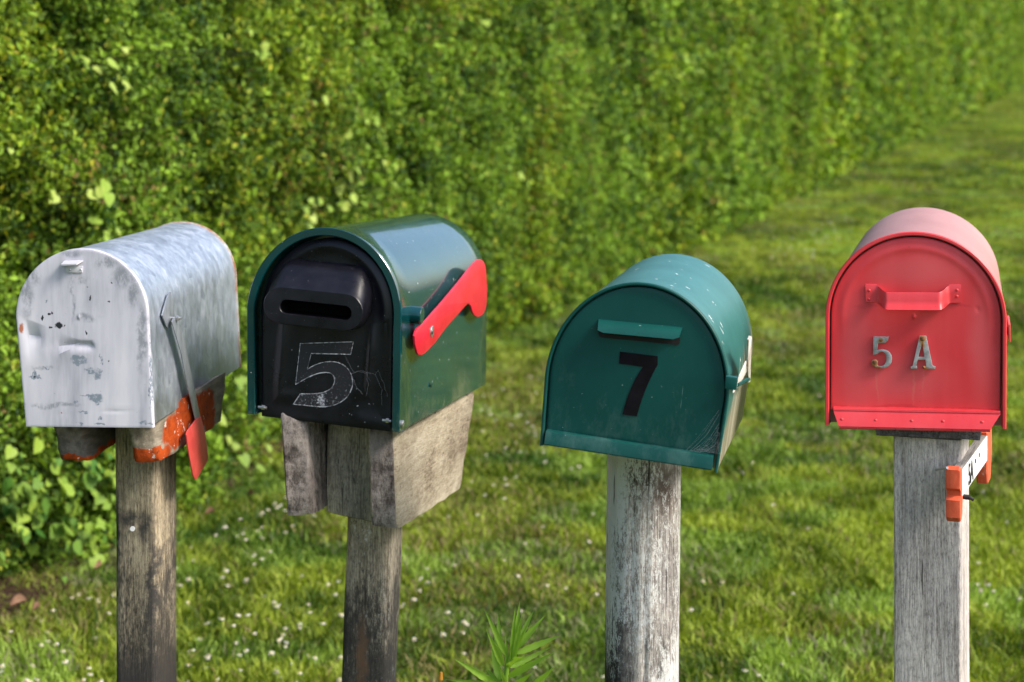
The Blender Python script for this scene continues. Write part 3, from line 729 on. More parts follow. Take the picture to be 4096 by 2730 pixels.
p4, w4_, tt4 = square_post('wooden_post', 'smooth silver-grey square post under the red mailbox', 3574, 3842, 3878, 2200, 2.80, -20, 1.064, (.002, 0), wd4, r=.0035, seed=14, wob=.0008)

def inv(T): return T.matrix_world.inverted()
def board(T, name, corners, L, mat, label=None, bev=.004, back=None, seed=0, wob=.0015, nz=14, ny=10):
    """block whose front face is (tl, tr, br, bl) in world space, run back along L; surface a little rough"""
    Mi = inv(T); tl, tr, br, bl = corners
    Bk = back or [c_+L for c_ in corners]
    bm = bmesh.new()
    vs = [bm.verts.new(Mi @ c_) for c_ in (tl, tr, br, bl)]+[bm.verts.new(Mi @ c_) for c_ in Bk]
    for f in ((0, 1, 2, 3), (7, 6, 5, 4), (0, 4, 5, 1), (1, 5, 6, 2), (2, 6, 7, 3), (3, 7, 4, 0)): bm.faces.new([vs[i] for i in f])
    bmesh.ops.subdivide_edges(bm, edges=bm.edges[:], cuts=9, use_grid_fill=True)
    bmesh.ops.recalc_face_normals(bm, faces=bm.faces)
    bmesh.ops.smooth_vert(bm, verts=[v for v in bm.verts if any(e.calc_face_angle(0) > .6 for e in v.link_edges if len(e.link_faces) == 2)], factor=.45, use_axis_x=True, use_axis_y=True, use_axis_z=True)
    bm.normal_update()
    for v in bm.verts:
        v.co += v.normal*(mn.noise(v.co*38+Vector((seed, 0, 0)))*wob+mn.noise(v.co*120+Vector((seed, 3, 0)))*wob*.5)
    return link(name, from_bm(name, bm, 50), mat, T, label)
def Vd(yaw, L, dz=0): return Vector((-math.sin(R(yaw))*L, math.cos(R(yaw))*L, dz))
# brackets under mailbox 1 (boards with leftover orange paint)
def wl(T, p): return inv(T) @ p
bw = wood('bracket_wood', (.30, .26, .20), (.17, .14, .11), (.07, .06, .05), .45, 6, axis='y')
def paint_wood(name, lst, axes='yz', base_=(.2, .17, .13), seed=6):
    M = Mat(name, rough=.8, spec=.2)
    g_ = M.noise(60, (1, .15, 1), 6, .7, off=(seed, 0, 0)); g0 = M.noise(9, (1, 1, 1), 4, .6, off=(seed, 1, 0))
    c = M.ramp(M.math('ADD', M.math('MULTIPLY', g_, .6), M.math('MULTIPLY', g0, .4)), [(.35, tuple(x*.35 for x in base_)), (.5, base_), (.65, tuple(x*2.1 for x in base_))])
    mask = M.blobs(lst, .035, 30, .12, axes)
    og = M.ramp(M.noise(40, (1, 1, 1), 5, .7), [(.3, (.20, .026, .004)), (.6, (.40, .060, .006))])
    wh = M.ramp(M.noise(60, (1, 1, 1), 5, .7, off=(9, 9, 1)), [(.61, 0.), (.64, 1.)]); og = M.mix(wh, og, (.62, .55, .5))
    ck = M.ramp(M.noise(50, (1, 1, 1), 6, .75, off=(1, 9, 1)), [(.37, 1.), (.41, 0.)]); og = M.mix(ck, og, (.10, .04, .02))
    M.base(M.mix(mask, c, og)); M.bump(g_, .8, .002); M.bump(mask, .5, .0006); return M.m
YB = 2.94
cor = [P(*c1(718, 1190), YB), P(*c1(886, 1165), YB), P(*c1(918, 1428), YB), P(*c1(762, 1428), YB)]
LB = P(*c1(1268, 1180), 3.25)-P(*c1(918, 1428), YB); LB.z = -.006
bk = [cor[0]+LB, P(*c1(1298, 900), 3.27), P(*c1(1262, 1190), 3.27), cor[3]+LB]
def y1(x, y, Y): p_ = wl(p1, P(*c1(x, y), Y)); return (p_.y, p_.z)
sidep = [(y1(1000, 1240, 3.02)[0], y1(1000, 1240, 3.02)[1], .055, .026), (y1(1170, 1110, 3.15)[0], y1(1170, 1110, 3.15)[1], .06, .028), (y1(920, 1390, 2.95)[0]-.01, y1(920, 1390, 2.95)[1]-.002, .05, .016), (y1(1060, 1150, 3.07)[0], y1(1060, 1150, 3.07)[1], .05, .03), (y1(1210, 1190, 3.2)[0], y1(1210, 1190, 3.2)[1], .03, .018)]
pw = paint_wood('orange_flaked_wood', sidep, 'yz')
o = board(p1, 'bracket_board', cor, LB, pw, 'block with flaking orange paint on its outer side', back=bk, seed=1, wob=.003)
cor = [P(*c1(298, 1200), YB), P(*c1(452, 1200), YB), P(*c1(508, 1420), YB), P(*c1(346, 1420), YB)]
zb_ = wl(p1, P(*c1(420, 1405), YB))
pw2 = paint_wood('orange_edged_wood', [(wl(p1, P(*c1(425, 1408), YB)).x, zb_.z, .034, .0055)], 'xz', (.11, .095, .085), 8)
o = board(p1, 'bracket_board', cor, Vd(-7, .32, -.004), pw2, 'block with orange paint only along its lower front edge', seed=4, wob=.003, back=[cor[0]+Vd(-7, .3), cor[1]+Vd(-7, .3), cor[2]+Vd(-7, .3, .002)-Vector((.008, 0, 0)), cor[3]+Vd(-7, .3)])
# brackets under mailbox 2
YB = 3.045
bw2 = wood('bracket_endgrain', (.50, .44, .39), (.31, .265, .23), (.13, .105, .09), .34, 8, axis='z', grain=.8)
def endgrain(name, light, dark, seed):
    M = Mat(name, rough=.9, spec=.15)
    a_ = M.noise(75, (1, 1, .5), 9, .82, off=(seed, 2, 1), rot=(0, R(50), 0)); b_ = M.noise(16, (1, 1, .7), 5, .65, off=(seed, 5, 1)); r_ = M.noise(60, (.25, 1, 1), 5, .7, off=(seed, 8, 2), rot=(0, R(28), 0))
    f = M.math('ADD', M.math('ADD', M.math('MULTIPLY', a_, .5), M.math('MULTIPLY', b_, .3)), M.math('MULTIPLY', r_, .2))
    c = M.ramp(f, [(.40, tuple(x*.3 for x in dark)), (.46, dark), (.52, light), (.60, tuple(min(1, x*1.45) for x in light))])
    c = M.mix(M.ramp(M.noise(9, (1, 1, .6), 5, .6, off=(seed, 1, 9)), [(.48, 0.), (.66, .65)]), c, (.06, .045, .05))
    M.base(c); M.bump(a_, 1.0, .006); M.bump(r_, .6, .003); return M.m
bw2 = endgrain('sawn_end_grain', (.34, .295, .265), (.15, .125, .11), 3)
bw3 = Mat('pale_board_wood', rough=.85, spec=.2)
a_ = bw3.mix(.42, bw3.noise(120, (1, .5, 1), 9, .88), bw3.noise(210, (1, .13, 1), 6, .75, off=(2, 2, 2), rot=(R(3), 0, 0))); b3 = bw3.noise(7, (1, .6, 1), 4, .6, off=(3, 2, 1))
c = bw3.ramp(bw3.math('ADD', bw3.math('MULTIPLY', a_, .55), bw3.math('MULTIPLY', b3, .45)), [(.40, (.15, .11, .075)), (.47, (.36, .30, .215)), (.54, (.52, .455, .345)), (.62, (.62, .56, .45))])
sp = bw3.ramp(bw3.noise(60, (1, 1, 1), 3, .6, off=(7, 2, 1)), [(.68, 0.), (.71, 1.)]); c = bw3.mix(sp, c, (.08, .06, .05))
bw3.base(c); bw3.bump(a_, 1.0, .004)
cor = [P(*c2(594, 1000), YB), P(*c2(726, 1000), YB), P(*c2(745, 1502), YB), P(*c2(612, 1490), YB)]
BB = P(*c2(1030, 1312), 3.50); BT = P(*c2(1098, 860), 3.50); dl = cor[0]-cor[1]
o = board(p2, 'bracket_board', cor, None, bw3.m, 'pale rough-sawn board facing right', back=[BT+dl, BT, BB, BB+dl], seed=7, wob=.0025)
# darker end grain on the front of the same board
me_ = o.data; me_.materials.append(bw2)
for p in me_.polygons:
    if p.normal.y < -.75: p.material_index = 1
cor = [P(*c2(192, 950), YB), P(*c2(318, 950), YB), P(*c2(348, 1440), YB), P(*c2(226, 1440), YB)]
o = board(p2, 'bracket_board', cor, Vd(-12, .42), bw2, 'rough end-grain block at the left', seed=11, wob=.003)
YM = 3.12
cor = [P(*c2(322, 960), YM), P(*c2(640, 960), YM), P(*c2(640, 1462), YM), P(*c2(405, 1405), YM)]
bw4 = wood('middle_board_wood', (.42, .385, .30), (.27, .245, .19), (.13, .11, .085), .5, 12)
o = board(p2, 'bracket_board', [P(*c2(415, 960), YM), P(*c2(640, 960), YM), P(*c2(640, 1470), YM), P(*c2(408, 1420), YM)], Vd(-12, .04), bw4, 'recessed upright board between the two side blocks', seed=13, wob=.002)
# round post 3
T3p = P(2582, 2200, 2.80)
wd3 = wood('post_wood_lichen', (.52, .50, .48), (.30, .28, .27), (.10, .09, .085), .62, 5, lichen=1.05, grain=1.1, streak=.03,
           patches=[([(-.046, .64, .022, .26), (-.03, .58, .02, .10)], (.035, .03, .03), .06, .7), ([(-.012, .60, .012, .06)], (.06, .052, .052), .05, .6), ([(-.02, 1.015, .045, .028)], (.06, .055, .035), .09, .7), ([(.03, .98, .014, .035)], (.11, .085, .07), .05, .6)])
p3 = thing('wooden_post', 'thick round log post with white lichen below the green mailbox number 7', 'post', (T3p.x, T3p.y+.055, 0), None, 'wooden mailbox posts')
bm = bmesh.new(); L = []; nr = 72
for i in range(61):
    z = -.08+(1.085+.08)*i/60; row = []
    for k in range(nr):
        a = 2*math.pi*k/nr; r = .0535+.0012*(z-.6)
        if z > 1.0: r += .004*((z-1.0)/.085)**2
        r += mn.noise(Vector((math.cos(a)*2.2, math.sin(a)*2.2, z*1.6)))*.0025+mn.noise(Vector((math.cos(a)*9, math.sin(a)*9, z*4)))*.0012
        for (ac, wv, dp) in ((-1.58, .05, .005), (-1.95, .04, .0025), (-1.2, .04, .0025), (-.7, .05, .003), (-2.6, .06, .004)):
            d = abs((a-ac+math.pi+.05*mn.noise(Vector((ac, 0, z*4)))) % (2*math.pi)-math.pi); r -= dp*math.exp(-(d/wv)**2)*(.6+.4*mn.noise(Vector((ac*3, 1, z*3))))
        row.append((r*math.cos(a)+(z-.8)*.012, r*math.sin(a), z))
    L.append(row)
loft(bm, L); link('shaft', from_bm('shaft', bm, 60), wd3, p3)
# cap board on post 4
cap = wood('cap_board_wood', (.24, .24, .27), (.13, .13, .15), (.05, .05, .06), .35, 15, axis='y')
YC = 2.80
cor = [P(*cb(66, 78), YC-.02), P(*cb(662, 88), YC-.02), P(*cb(658, 143), YC-.02), P(*cb(72, 138), YC-.02)]
cor[1] = cor[1]+Vector((0, -.03, .0)); cor[2] = cor[2]+Vector((0, -.03, 0))
for i in (0, 1): cor[i].z = 1.0835
board(p4, 'cap_board', cor, Vd(-14, .34), cap, bev=.002, seed=17, wob=.0012)
# small nails
def nail(T, a, d, r=.0022, hr=.0045, name='nail', mat=screw_m):
    bm = bmesh.new(); Mi = inv(T); a = Vector(a); d = Vector(d); a2 = Mi @ a; b2 = Mi @ (a+d)
    cyl(bm, a2, b2, r, n=10); n_ = (b2-a2).normalized(); cyl(bm, b2, b2+n_*.0015, hr, n=12); link(name, from_bm(name, bm), mat, T)
cy = crop(0, 1600, 1.3875)
nail(p1, P(*cy(738, 713), 3.052), (0, -.003, 0), .0025, .004, mat=Mat('white_painted_nail', (.7, .7, .72), .4).m)

# ================================================================== WOODEN FLAG SIGN on post 4
fy = -21
A0 = P(*cb(581, 330), 2.72)
fs = thing('wooden_flag_sign', 'white wooden bar with orange ends, nailed beside the post of the red mailbox', 'sign', A0, Matrix.Rotation(R(fy), 3, 'Z'))
whp = Mat('flaking_white_paint', rough=.65); nn = whp.noise(40, (1, .3, 1), 6, .7)
up = whp.n('ShaderNodeNewGeometry'); 
c = whp.ramp(nn, [(.28, (.25, .24, .23)), (.36, (.62, .62, .62)), (.6, (.74, .74, .74))]); whp.base(c); whp.bump(nn, .3, .0008)
gry = wood('bar_top_wood', (.42, .42, .42), (.27, .26, .26), (.12, .12, .12), .3, 21, axis='y')
Ms = inv(fs)
hB = .038; LN = .262; th_ = .014
drop = .0
bm = bmesh.new(); box(bm, (-th_, .0, -hB), (0, LN, 0), .0012)
me = from_bm('bar', bm, 35); o = link('bar', me, whp.m, fs); me.materials.append(gry)
for p in me.polygons:
    if p.normal.z > .6: p.material_index = 1
ogm = Mat('orange_end_paint', rough=.7); nn = ogm.noise(70, (1, 1, .4), 6, .75)
c = ogm.ramp(nn, [(.28, (.30, .14, .08)), (.38, (.62, .075, .022)), (.62, (.74, .12, .045)), (.70, (.75, .5, .4))]); ogm.base(c); ogm.bump(nn, .5, .001)
def endblock(y0, y1_, prof_, xo0, xo1, label):
    bm = bmesh.new()
    L_ = [[(x, y, z) for (y, z) in prof_] for x in (xo0, xo0+.002, xo1-.002, xo1)]
    cyc, czc = sum(p_[0] for p_ in prof_)/len(prof_), sum(p_[1] for p_ in prof_)/len(prof_)
    for i in (0, 3): L_[i] = [(x, y+(cyc-y)*.06, z+(czc-z)*.04) for x, y, z in L_[i]]
    loft(bm, L_); link('end_block', from_bm('end_block', bm, 25), ogm.m, fs, label)
fz = lambda y: (330-y)/1.452/F*2.70
endblock(0, 0, [(.0, fz(322)), (-.012, fz(305)), (-.020, fz(322)), (-.021, fz(430)), (-.013, fz(448)), (-.012, fz(478)), (-.019, fz(500)), (-.020, fz(600)), (-.014, fz(628)), (-.004, fz(625)), (.006, fz(560)), (.008, fz(470)), (.002, fz(450))], -.0200, -.0006, 'near orange end with a notch')
endblock(0, 0, [(LN-.001, .004), (LN+.045, .010), (LN+.050, -.03), (LN+.030, -.072), (LN+.004, -.074), (LN-.004, -.050)], -.0165, .0006, 'far orange end')
ink = Mat('black_ink', (.012, .012, .014), .6).m
def text_on_side(s, y0, z0, size, T):
    cu = bpy.data.curves.new('txt', 'FONT'); cu.body = s; cu.size = size; cu.extrude = .0002; cu.offset = .0006
    ob = bpy.data.objects.new('tmp_text', cu); COL.objects.link(ob); dg = bpy.context.evaluated_depsgraph_get()
    me = bpy.data.meshes.new_from_object(ob.evaluated_get(dg)); bpy.data.objects.remove(ob); bpy.data.curves.remove(cu)
    for v in me.vertices: x, y, z = v.co; v.co = (.0006+z, y0+x, z0+y)
    return me
link('lettering', text_on_side('5A', .055, -.034, .042, None), ink, o)
for (y, z) in ((.125, -.010), (.165, -.009)):
    bm = bmesh.new(); box(bm, (.0001, y, z-.006), (.0009, y+.007, z), .0002); link('dot', from_bm('dot', bm), ink, o)
bm = bmesh.new(); q_ = (.0, .012, -.058)
cyl(bm, (-.012, .012, -.040), (.009, .010, -.041), .0035, n=10); cyl(bm, (.008, .010, -.041), (.014, .009, -.044), .0022, n=8)
link('bolt', from_bm('bolt', bm), ink, fs)
bm = bmesh.new(); a_ = Ms @ P(*cb(413, 336), 2.80); b_ = Ms @ P(*cb(492, 322), 2.705); cyl(bm, a_, b_, .0018, n=10)
link('nail', from_bm('nail', bm), screw_m, fs)

# ================================================================== WEED in the foreground
def leaf_mat(name, c_lo, c_hi, trans=.35, rough=.5, attr='tint'):
    M = Mat(name, rough=rough, spec=.16)
    a = M.n('ShaderNodeAttribute'); a.attribute_name = attr
    M.l(a.outputs['Color'], M.b.inputs['Base Color'])
    tr = M.n('ShaderNodeBsdfTranslucent'); mx = M.n('ShaderNodeMixShader'); mx.inputs[0].default_value = trans
    g_ = M.mix(1.0, a.outputs['Color'], (1.3, 1.35, .4), 'MULTIPLY'); M.l(g_, tr.inputs['Color'])
    out = [n for n in M.nt.nodes if n.type == 'OUTPUT_MATERIAL'][0]
    M.l(M.b.outputs[0], mx.inputs[1]); M.l(tr.outputs[0], mx.inputs[2]); M.l(mx.outputs[0], out.inputs['Surface'])
    return M.m
YW = 2.86
wb_ = P(*cw(1080, 1450), YW)
weed = thing('weed', 'tall green weed with narrow toothed leaves rising between the two middle posts', 'plant', (wb_.x, wb_.y, 0))
wm = Mat('weed_leaf', rough=.5, spec=.3); nn = wm.noise(30, (1, 1, 1), 4); wc_ = wm.ramp(nn, [(.3, (.20, .38, .03)), (.7, (.34, .54, .07))]); wm.base(wc_)
tr = wm.n('ShaderNodeBsdfTranslucent'); tr.inputs['Color'].default_value = (.28, .48, .03, 1); mx = wm.n('ShaderNodeMixShader'); mx.inputs[0].default_value = .4
out = [n for n in wm.nt.nodes if n.type == 'OUTPUT_MATERIAL'][0]; wm.l(wm.b.outputs[0], mx.inputs[1]); wm.l(tr.outputs[0], mx.inputs[2]); wm.l(mx.outputs[0], out.inputs['Surface'])
bm = bmesh.new()
sp_ = [(0, 0, -.03), (.006, 0, .2), (-.004, 0, .4), (0, 0, wb_.z), tuple(P(*cw(1110, 1200), YW)-Vector((wb_.x, wb_.y, 0))), tuple(P(*cw(1170, 1000), YW)-Vector((wb_.x, wb_.y, 0)))]
tube(bm, sp_, [.006, .0055, .005, .0042, .0032, .0015], 10)
link('stem', from_bm('stem', bm, 60), wm.m, weed)
def weed_leaf(b0, t0, w, dy, dyb=0.0, fold=.5, droop=.0):
    b_ = P(*cw(*b0), YW+dyb)-Vector((wb_.x, wb_.y, 0)); t_ = P(*cw(*t0), YW+dy)-Vector((wb_.x, wb_.y, 0))
    ax = (t_-b_); Ln = ax.length; ax.normalize()
    nrm = Vector((0, -1, .35)); nrm = (nrm-ax*nrm.dot(ax)).normalized(); sd = ax.cross(nrm)
    bm = bmesh.new(); n = 26; rows = []
    for i in range(n+1):
        s = i/n
        ww = w*(math.sin(math.pi*min(1, s**.75))**.8 if s < 1 else 0)*(1.15-.55*s)+.0006*(1-s)
        ww *= 1+.16*((i % 4)/3-.5) if 4 < i < n-2 else 1
        c_ = b_+ax*Ln*s+nrm*(math.sin(math.pi*s)*Ln*.05)-Vector((0, 0, droop*s*s*Ln))
        rows.append([c_-sd*ww+nrm*ww*fold, c_-sd*ww*.5+nrm*ww*fold*.4, c_-nrm*.0002, c_+sd*ww*.5+nrm*ww*fold*.4, c_+sd*ww+nrm*ww*fold])
    vs = [[bm.verts.new(p) for p in r] for r in rows]
    for a, b in zip(vs[:-1], vs[1:]):
        for k in range(4): bm.faces.new((a[k], a[k+1], b[k+1], b[k]))
    me = from_bm('leaf', bm, 0, False)
    for p in me.polygons: p.use_smooth = True
    link('leaf', me, wm.m, weed)
px2m = 1/3.361/F*YW
for b0, t0, wpx, dy, dyb in [((1095, 1090), (795, 455), 48, -.02, 0), ((1050, 1220), (818, 725), 50, -.06, -.005), ((1010, 960), (977, 525), 34, .05, .01), ((1160, 1150), (1215, 415), 34, -.01, 0), ((1175, 1120), (1280, 335), 44, .0, 0), ((1190, 1150), (1312, 500), 42, -.03, 0),
                             ((1250, 900), (1462, 480), 36, .05, .01), ((1230, 990), (1615, 545), 46, .0, 0), ((1220, 1000), (1385, 650), 24, -.03, 0), ((1230, 1060), (1842, 808), 50, .02, 0), ((1190, 1160), (1350, 1100), 44, -.05, 0), ((1120, 1370), (1745, 1040), 54, -.05, -.005),
                             ((1150, 1250), (1695, 972), 40, .04, 0), ((960, 1480), (378, 1120), 56, -.04, 0), ((1420, 1530), (1762, 1222), 48, -.04, 0), ((1180, 1520), (1450, 1310), 50, -.03, 0), ((1085, 1480), (995, 1212), 34, -.08, -.01), ((1010, 1420), (895, 980), 60, .04, .01),
                             ((1030, 1100), (925, 800), 38, .05, .01), ((1110, 1240), (1250, 1110), 40, -.07, -.01), ((1080, 1560), (820, 1260), 50, .03, 0), ((1060, 1500), (270, 1405), 40, .02, 0), ((1060, 1560), (600, 1500), 50, -.05, 0), ((1100, 1180), (1085, 820), 26, .01, 0), ((1130, 1600), (1620, 1500), 52, -.05, 0)]:
    weed_leaf(b0, t0, wpx*px2m*.84, dy, dyb)
# lower leaves of the same plant, below the frame
for k in range(14):
    a = k*2.4; z = wb_.z-.05-k*.035; L_ = .11
    q0 = Vector((0, 0, z)); 
    X0 = (wb_.x/wb_.y)
    e = Vector((math.cos(a)*L_, math.sin(a)*L_, .05))
    bm = bmesh.new(); sd = Vector((-math.sin(a), math.cos(a), 0)); rows = []
    for i in range(11):
        s = i/10; w_ = .009*math.sin(math.pi*min(1, s**.8+.001))+.0004; c_ = q0+e*s-Vector((0, 0, .03*s*s)); rows.append([c_-sd*w_+Vector((0, 0, w_*.3)), c_, c_+sd*w_+Vector((0, 0, w_*.3))])
    vs = [[bm.verts.new(p) for p in r] for r in rows]
    for a_, b2 in zip(vs[:-1], vs[1:]):
        for j in range(2): bm.faces.new((a_[j], a_[j+1], b2[j+1], b2[j]))
    me = from_bm('leaf', bm, 0, False); link('leaf', me, wm.m, weed)

# ================================================================== mass meshes with numpy
def np_mesh(name, V, Q, tint=None, smooth=False):
    me = bpy.data.meshes.new(name); nf, k = Q.shape
    me.vertices.add(len(V)); me.vertices.foreach_set('co', V.astype(np.float32).ravel())
    me.loops.add(nf*k); me.loops.foreach_set('vertex_index', Q.astype(np.int32).ravel())
    me.polygons.add(nf); me.polygons.foreach_set('loop_start', np.arange(0, nf*k, k, dtype=np.int32))
    me.update(calc_edges=True)
    if tint is not None:
        at = me.attributes.new('tint', 'FLOAT_COLOR', 'POINT'); at.data.foreach_set('color', np.c_[tint, np.ones(len(tint))].astype(np.float32).ravel())
    if smooth: me.polygons.foreach_set('use_smooth', np.ones(nf, bool))
    return me
def leaves(C, N, size, tint, aspect=.55, curl=.25, leafshape=6):
    """C centres, N facing normals -> folded six-point leaves"""
    n = len(C); N = N/np.linalg.norm(N, axis=1, keepdims=True)
    A = rng.normal(size=(n, 3)); A -= N*(A*N).sum(1, keepdims=True); A /= np.linalg.norm(A, axis=1, keepdims=True); Bv = np.cross(N, A)
    s = size[:, None]; w = s*aspect*.5
    cu = N*s*curl
    tip = C+A*s*.5-cu*.5; bas = C-A*s*.5-cu*.2
    l1 = C+Bv*w+A*s*.02+cu*.4; r1 = C-Bv*w+A*s*.02+cu*.4
    V = np.stack([bas, r1, tip, l1], 1).reshape(-1, 3); i = np.arange(n)[:, None]*4
    Q = np.concatenate([i+[[0, 1, 2]], i+[[0, 2, 3]]], 0) if False else np.stack([i+np.array([[0, 1, 2]]), i+np.array([[0, 2, 3]])], 1).reshape(-1, 3)
    return V, Q, np.repeat(tint, 4, 0)
def vnoise(x, y, z, s, seed=0):
    r = np.random.default_rng(seed); tab = r.random((32, 32, 32))
    x = x*s+1000; y = y*s+1000; z = z*s+1000
    xi, yi, zi = np.floor(x).astype(int), np.floor(y).astype(int), np.floor(z).astype(int); fx, fy, fz = x-xi, y-yi, z-zi
    fx = fx*fx*(3-2*fx); fy = fy*fy*(3-2*fy); fz = fz*fz*(3-2*fz); o = 0
    for a in (0, 1):
        for b in (0, 1):
            for c_ in (0, 1):
                o = o+tab[(xi+a) % 32, (yi+b) % 32, (zi+c_) % 32]*(fx if a else 1-fx)*(fy if b else 1-fy)*(fz if c_ else 1-fz)
    return o
HB = np.array([-1.54, 5.60]); HD = np.array([.279, .960]); HN = np.array([.960, -.279])
def hedge_h(s): return 3.3+2.4*np.clip((s-4)/40, 0, 1)
def bulge(s, z): return .16*(vnoise(s, z*.8, 0*s, .9, 1)-.5)+.11*(vnoise(s, z*.8, 0*s, 2.6, 2)-.5)+.10*(vnoise(s, z, 0*s, 6.5, 3)-.5)+.05*(vnoise(s, z, 0*s, 15, 4)-.5)-(.03+.15*np.clip((s-1.5)/3, 0, 1))*np.clip(.45-z, 0, 1)-.05*z*.6
def hedge_pt(s, z, dpt):
    b = bulge(s, z)-dpt
    return np.stack([HB[0]+HD[0]*s+HN[0]*b, HB[1]+HD[1]*s+HN[1]*b, z], 1)
def mixc(a, b, t): return a[None]*(1-t[:, None])+b[None]*t[:, None]
def hedge_tint(s, z, n):
    t = np.clip((vnoise(s, z, 0*s, 1.7, 11)-.5)*.35+(vnoise(s, z, 0*s, 9, 12)-.5)*.7+.5+rng.normal(0, .33, n), 0, 1)**1.3
    c = mixc(np.array([.014, .050, .005]), np.array([.225, .37, .032]), t)*(.92+.22*np.clip(s/7, 0, 1))[:, None]
    y = rng.random(n) < .06; c[y] = np.array([.27, .31, .03])*rng.uniform(.7, 1.2, (y.sum(), 1))
    b = rng.random(n) < .07*(vnoise(s, z, 0*s, 1.6, 15) > .62)+.008; c[b] = np.array([.17, .125, .035])
    w = (vnoise(s, z, 0*s, .8, 17) > .62) & (rng.random(n) < .5); c[w] = c[w]*np.array([1.35, 1.12, .8])
    return c*rng.uniform(.8, 1.2, (n, 1))
Vs, Qs, Ts = [], [], []; off = 0
def addleaf(V, Q, T):
    global off
    Vs.append(V); Qs.append(Q+off); Ts.append(T); off += len(V)
for (s0, s1, zlo, zhi, size, lay) in [(-2.4, 3.2, .0, 2.15, .0215, 3.0), (3.2, 8.5, 0, 2.45, .026, 2.8), (8.5, 19, 0, 3.1, .042, 2.6), (19, 45, 0, 4.6, .085, 2.4), (45, 150, 0, 5.7, .17, 2.2),
                                      (-2.4, 3.2, 2.15, 3.3, .05, 2), (3.2, 8.5, 2.45, 3.5, .06, 2), (8.5, 19, 3.1, 4.1, .07, 2), (19, 45, 4.6, 5.7, .12, 1.6), (-9, -2.4, 0, 3.3, .07, 2)]:
    n = int((s1-s0)*(zhi-zlo)*lay/(.5*.62*size*size))
    s = rng.uniform(s0, s1, n); z = rng.uniform(zlo, zhi, n)
    if zlo > 0: z = zlo+(z-zlo)*np.clip((hedge_h(s)-zlo)/(zhi-zlo), 0, 1.0)
    d = rng.random(n)**1.1*(.11+size*1.2)-.02-.03*(vnoise(s, z, 0*s, 9, 5) > .6)+.08*np.clip((vnoise(s, z*.9, 0*s, 20/(1+size*12), 6)-.64)/.12, 0, 1)+.05*np.clip((vnoise(s, z, 0*s, 38/(1+size*12), 8)-.6)/.1, 0, 1)
    C = hedge_pt(s, z, d)
    N = np.stack([HN[0]+0*s, HN[1]+0*s, .45+0*s], 1)+rng.normal(0, .75, (n, 3))
    V, Q, T = leaves(C, N, size*rng.uniform(.5, 1.7, n), hedge_tint(s, z, n), .50)
    addleaf(V, Q, T)
# short upright shoots standing off the clipped face, roughening its outline
hedge = thing('hedge', 'long clipped green hedge filling the background and running away to the right', 'hedge', (HB[0], HB[1], 0))
lmat = leaf_mat('hedge_leaf', 0, 0, .22, .5)
# top of the hedge
n = 60000; s = rng.uniform(-9, 112, n); s = -9+121*rng.random(n)**1.8; dp = rng.uniform(0, 1.6, n); z = hedge_h(s)+rng.normal(0, .05, n)
C = hedge_pt(s, z, dp); V, Q, T = leaves(C, np.array([[0, 0, 1.]])+rng.normal(0, .6, (n, 3)), .04+.0016*np.clip(s, 0, 200)+.0*s, hedge_tint(s, z, n), .62); addleaf(V, Q, T)
V = np.concatenate(Vs)-np.array([HB[0], HB[1], 0]); me = np_mesh('foliage', V, np.concatenate(Qs), np.concatenate(Ts)); link('foliage', me, lmat, hedge)
# inner twiggy body
ss = np.concatenate([np.arange(-9, 20, .12), np.arange(20, 150, .6)]); nz = 40
grid = []
for s_ in ss:
    hh = float(hedge_h(np.array([s_]))[0]); z = np.linspace(-.05, hh-.05, nz)
    grid.append(hedge_pt(np.full(nz, s_), z, np.full(nz, .115)+.0015*max(0, s_)))
    grid[-1] = np.concatenate([grid[-1], grid[-1][-1:]+np.array([[-HN[0]*1.5, -HN[1]*1.5, 0]]), grid[-1][:1]+np.array([[-HN[0]*1.5, -HN[1]*1.5, 0]])])
G = np.stack(grid); a, b = G.shape[:2]; idx = np.arange(a*b).reshape(a, b)
Q = np.stack([idx[:-1, :-1], idx[1:, :-1], idx[1:, 1:], idx[:-1, 1:]], -1).reshape(-1, 4)
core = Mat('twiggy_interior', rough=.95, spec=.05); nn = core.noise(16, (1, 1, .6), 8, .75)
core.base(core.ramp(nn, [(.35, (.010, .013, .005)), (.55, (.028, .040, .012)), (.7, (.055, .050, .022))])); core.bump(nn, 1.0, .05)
me = np_mesh('inner_branches', G.reshape(-1, 3)-np.array([HB[0], HB[1], 0]), Q, None, True); link('inner_branches', me, core.m, hedge)

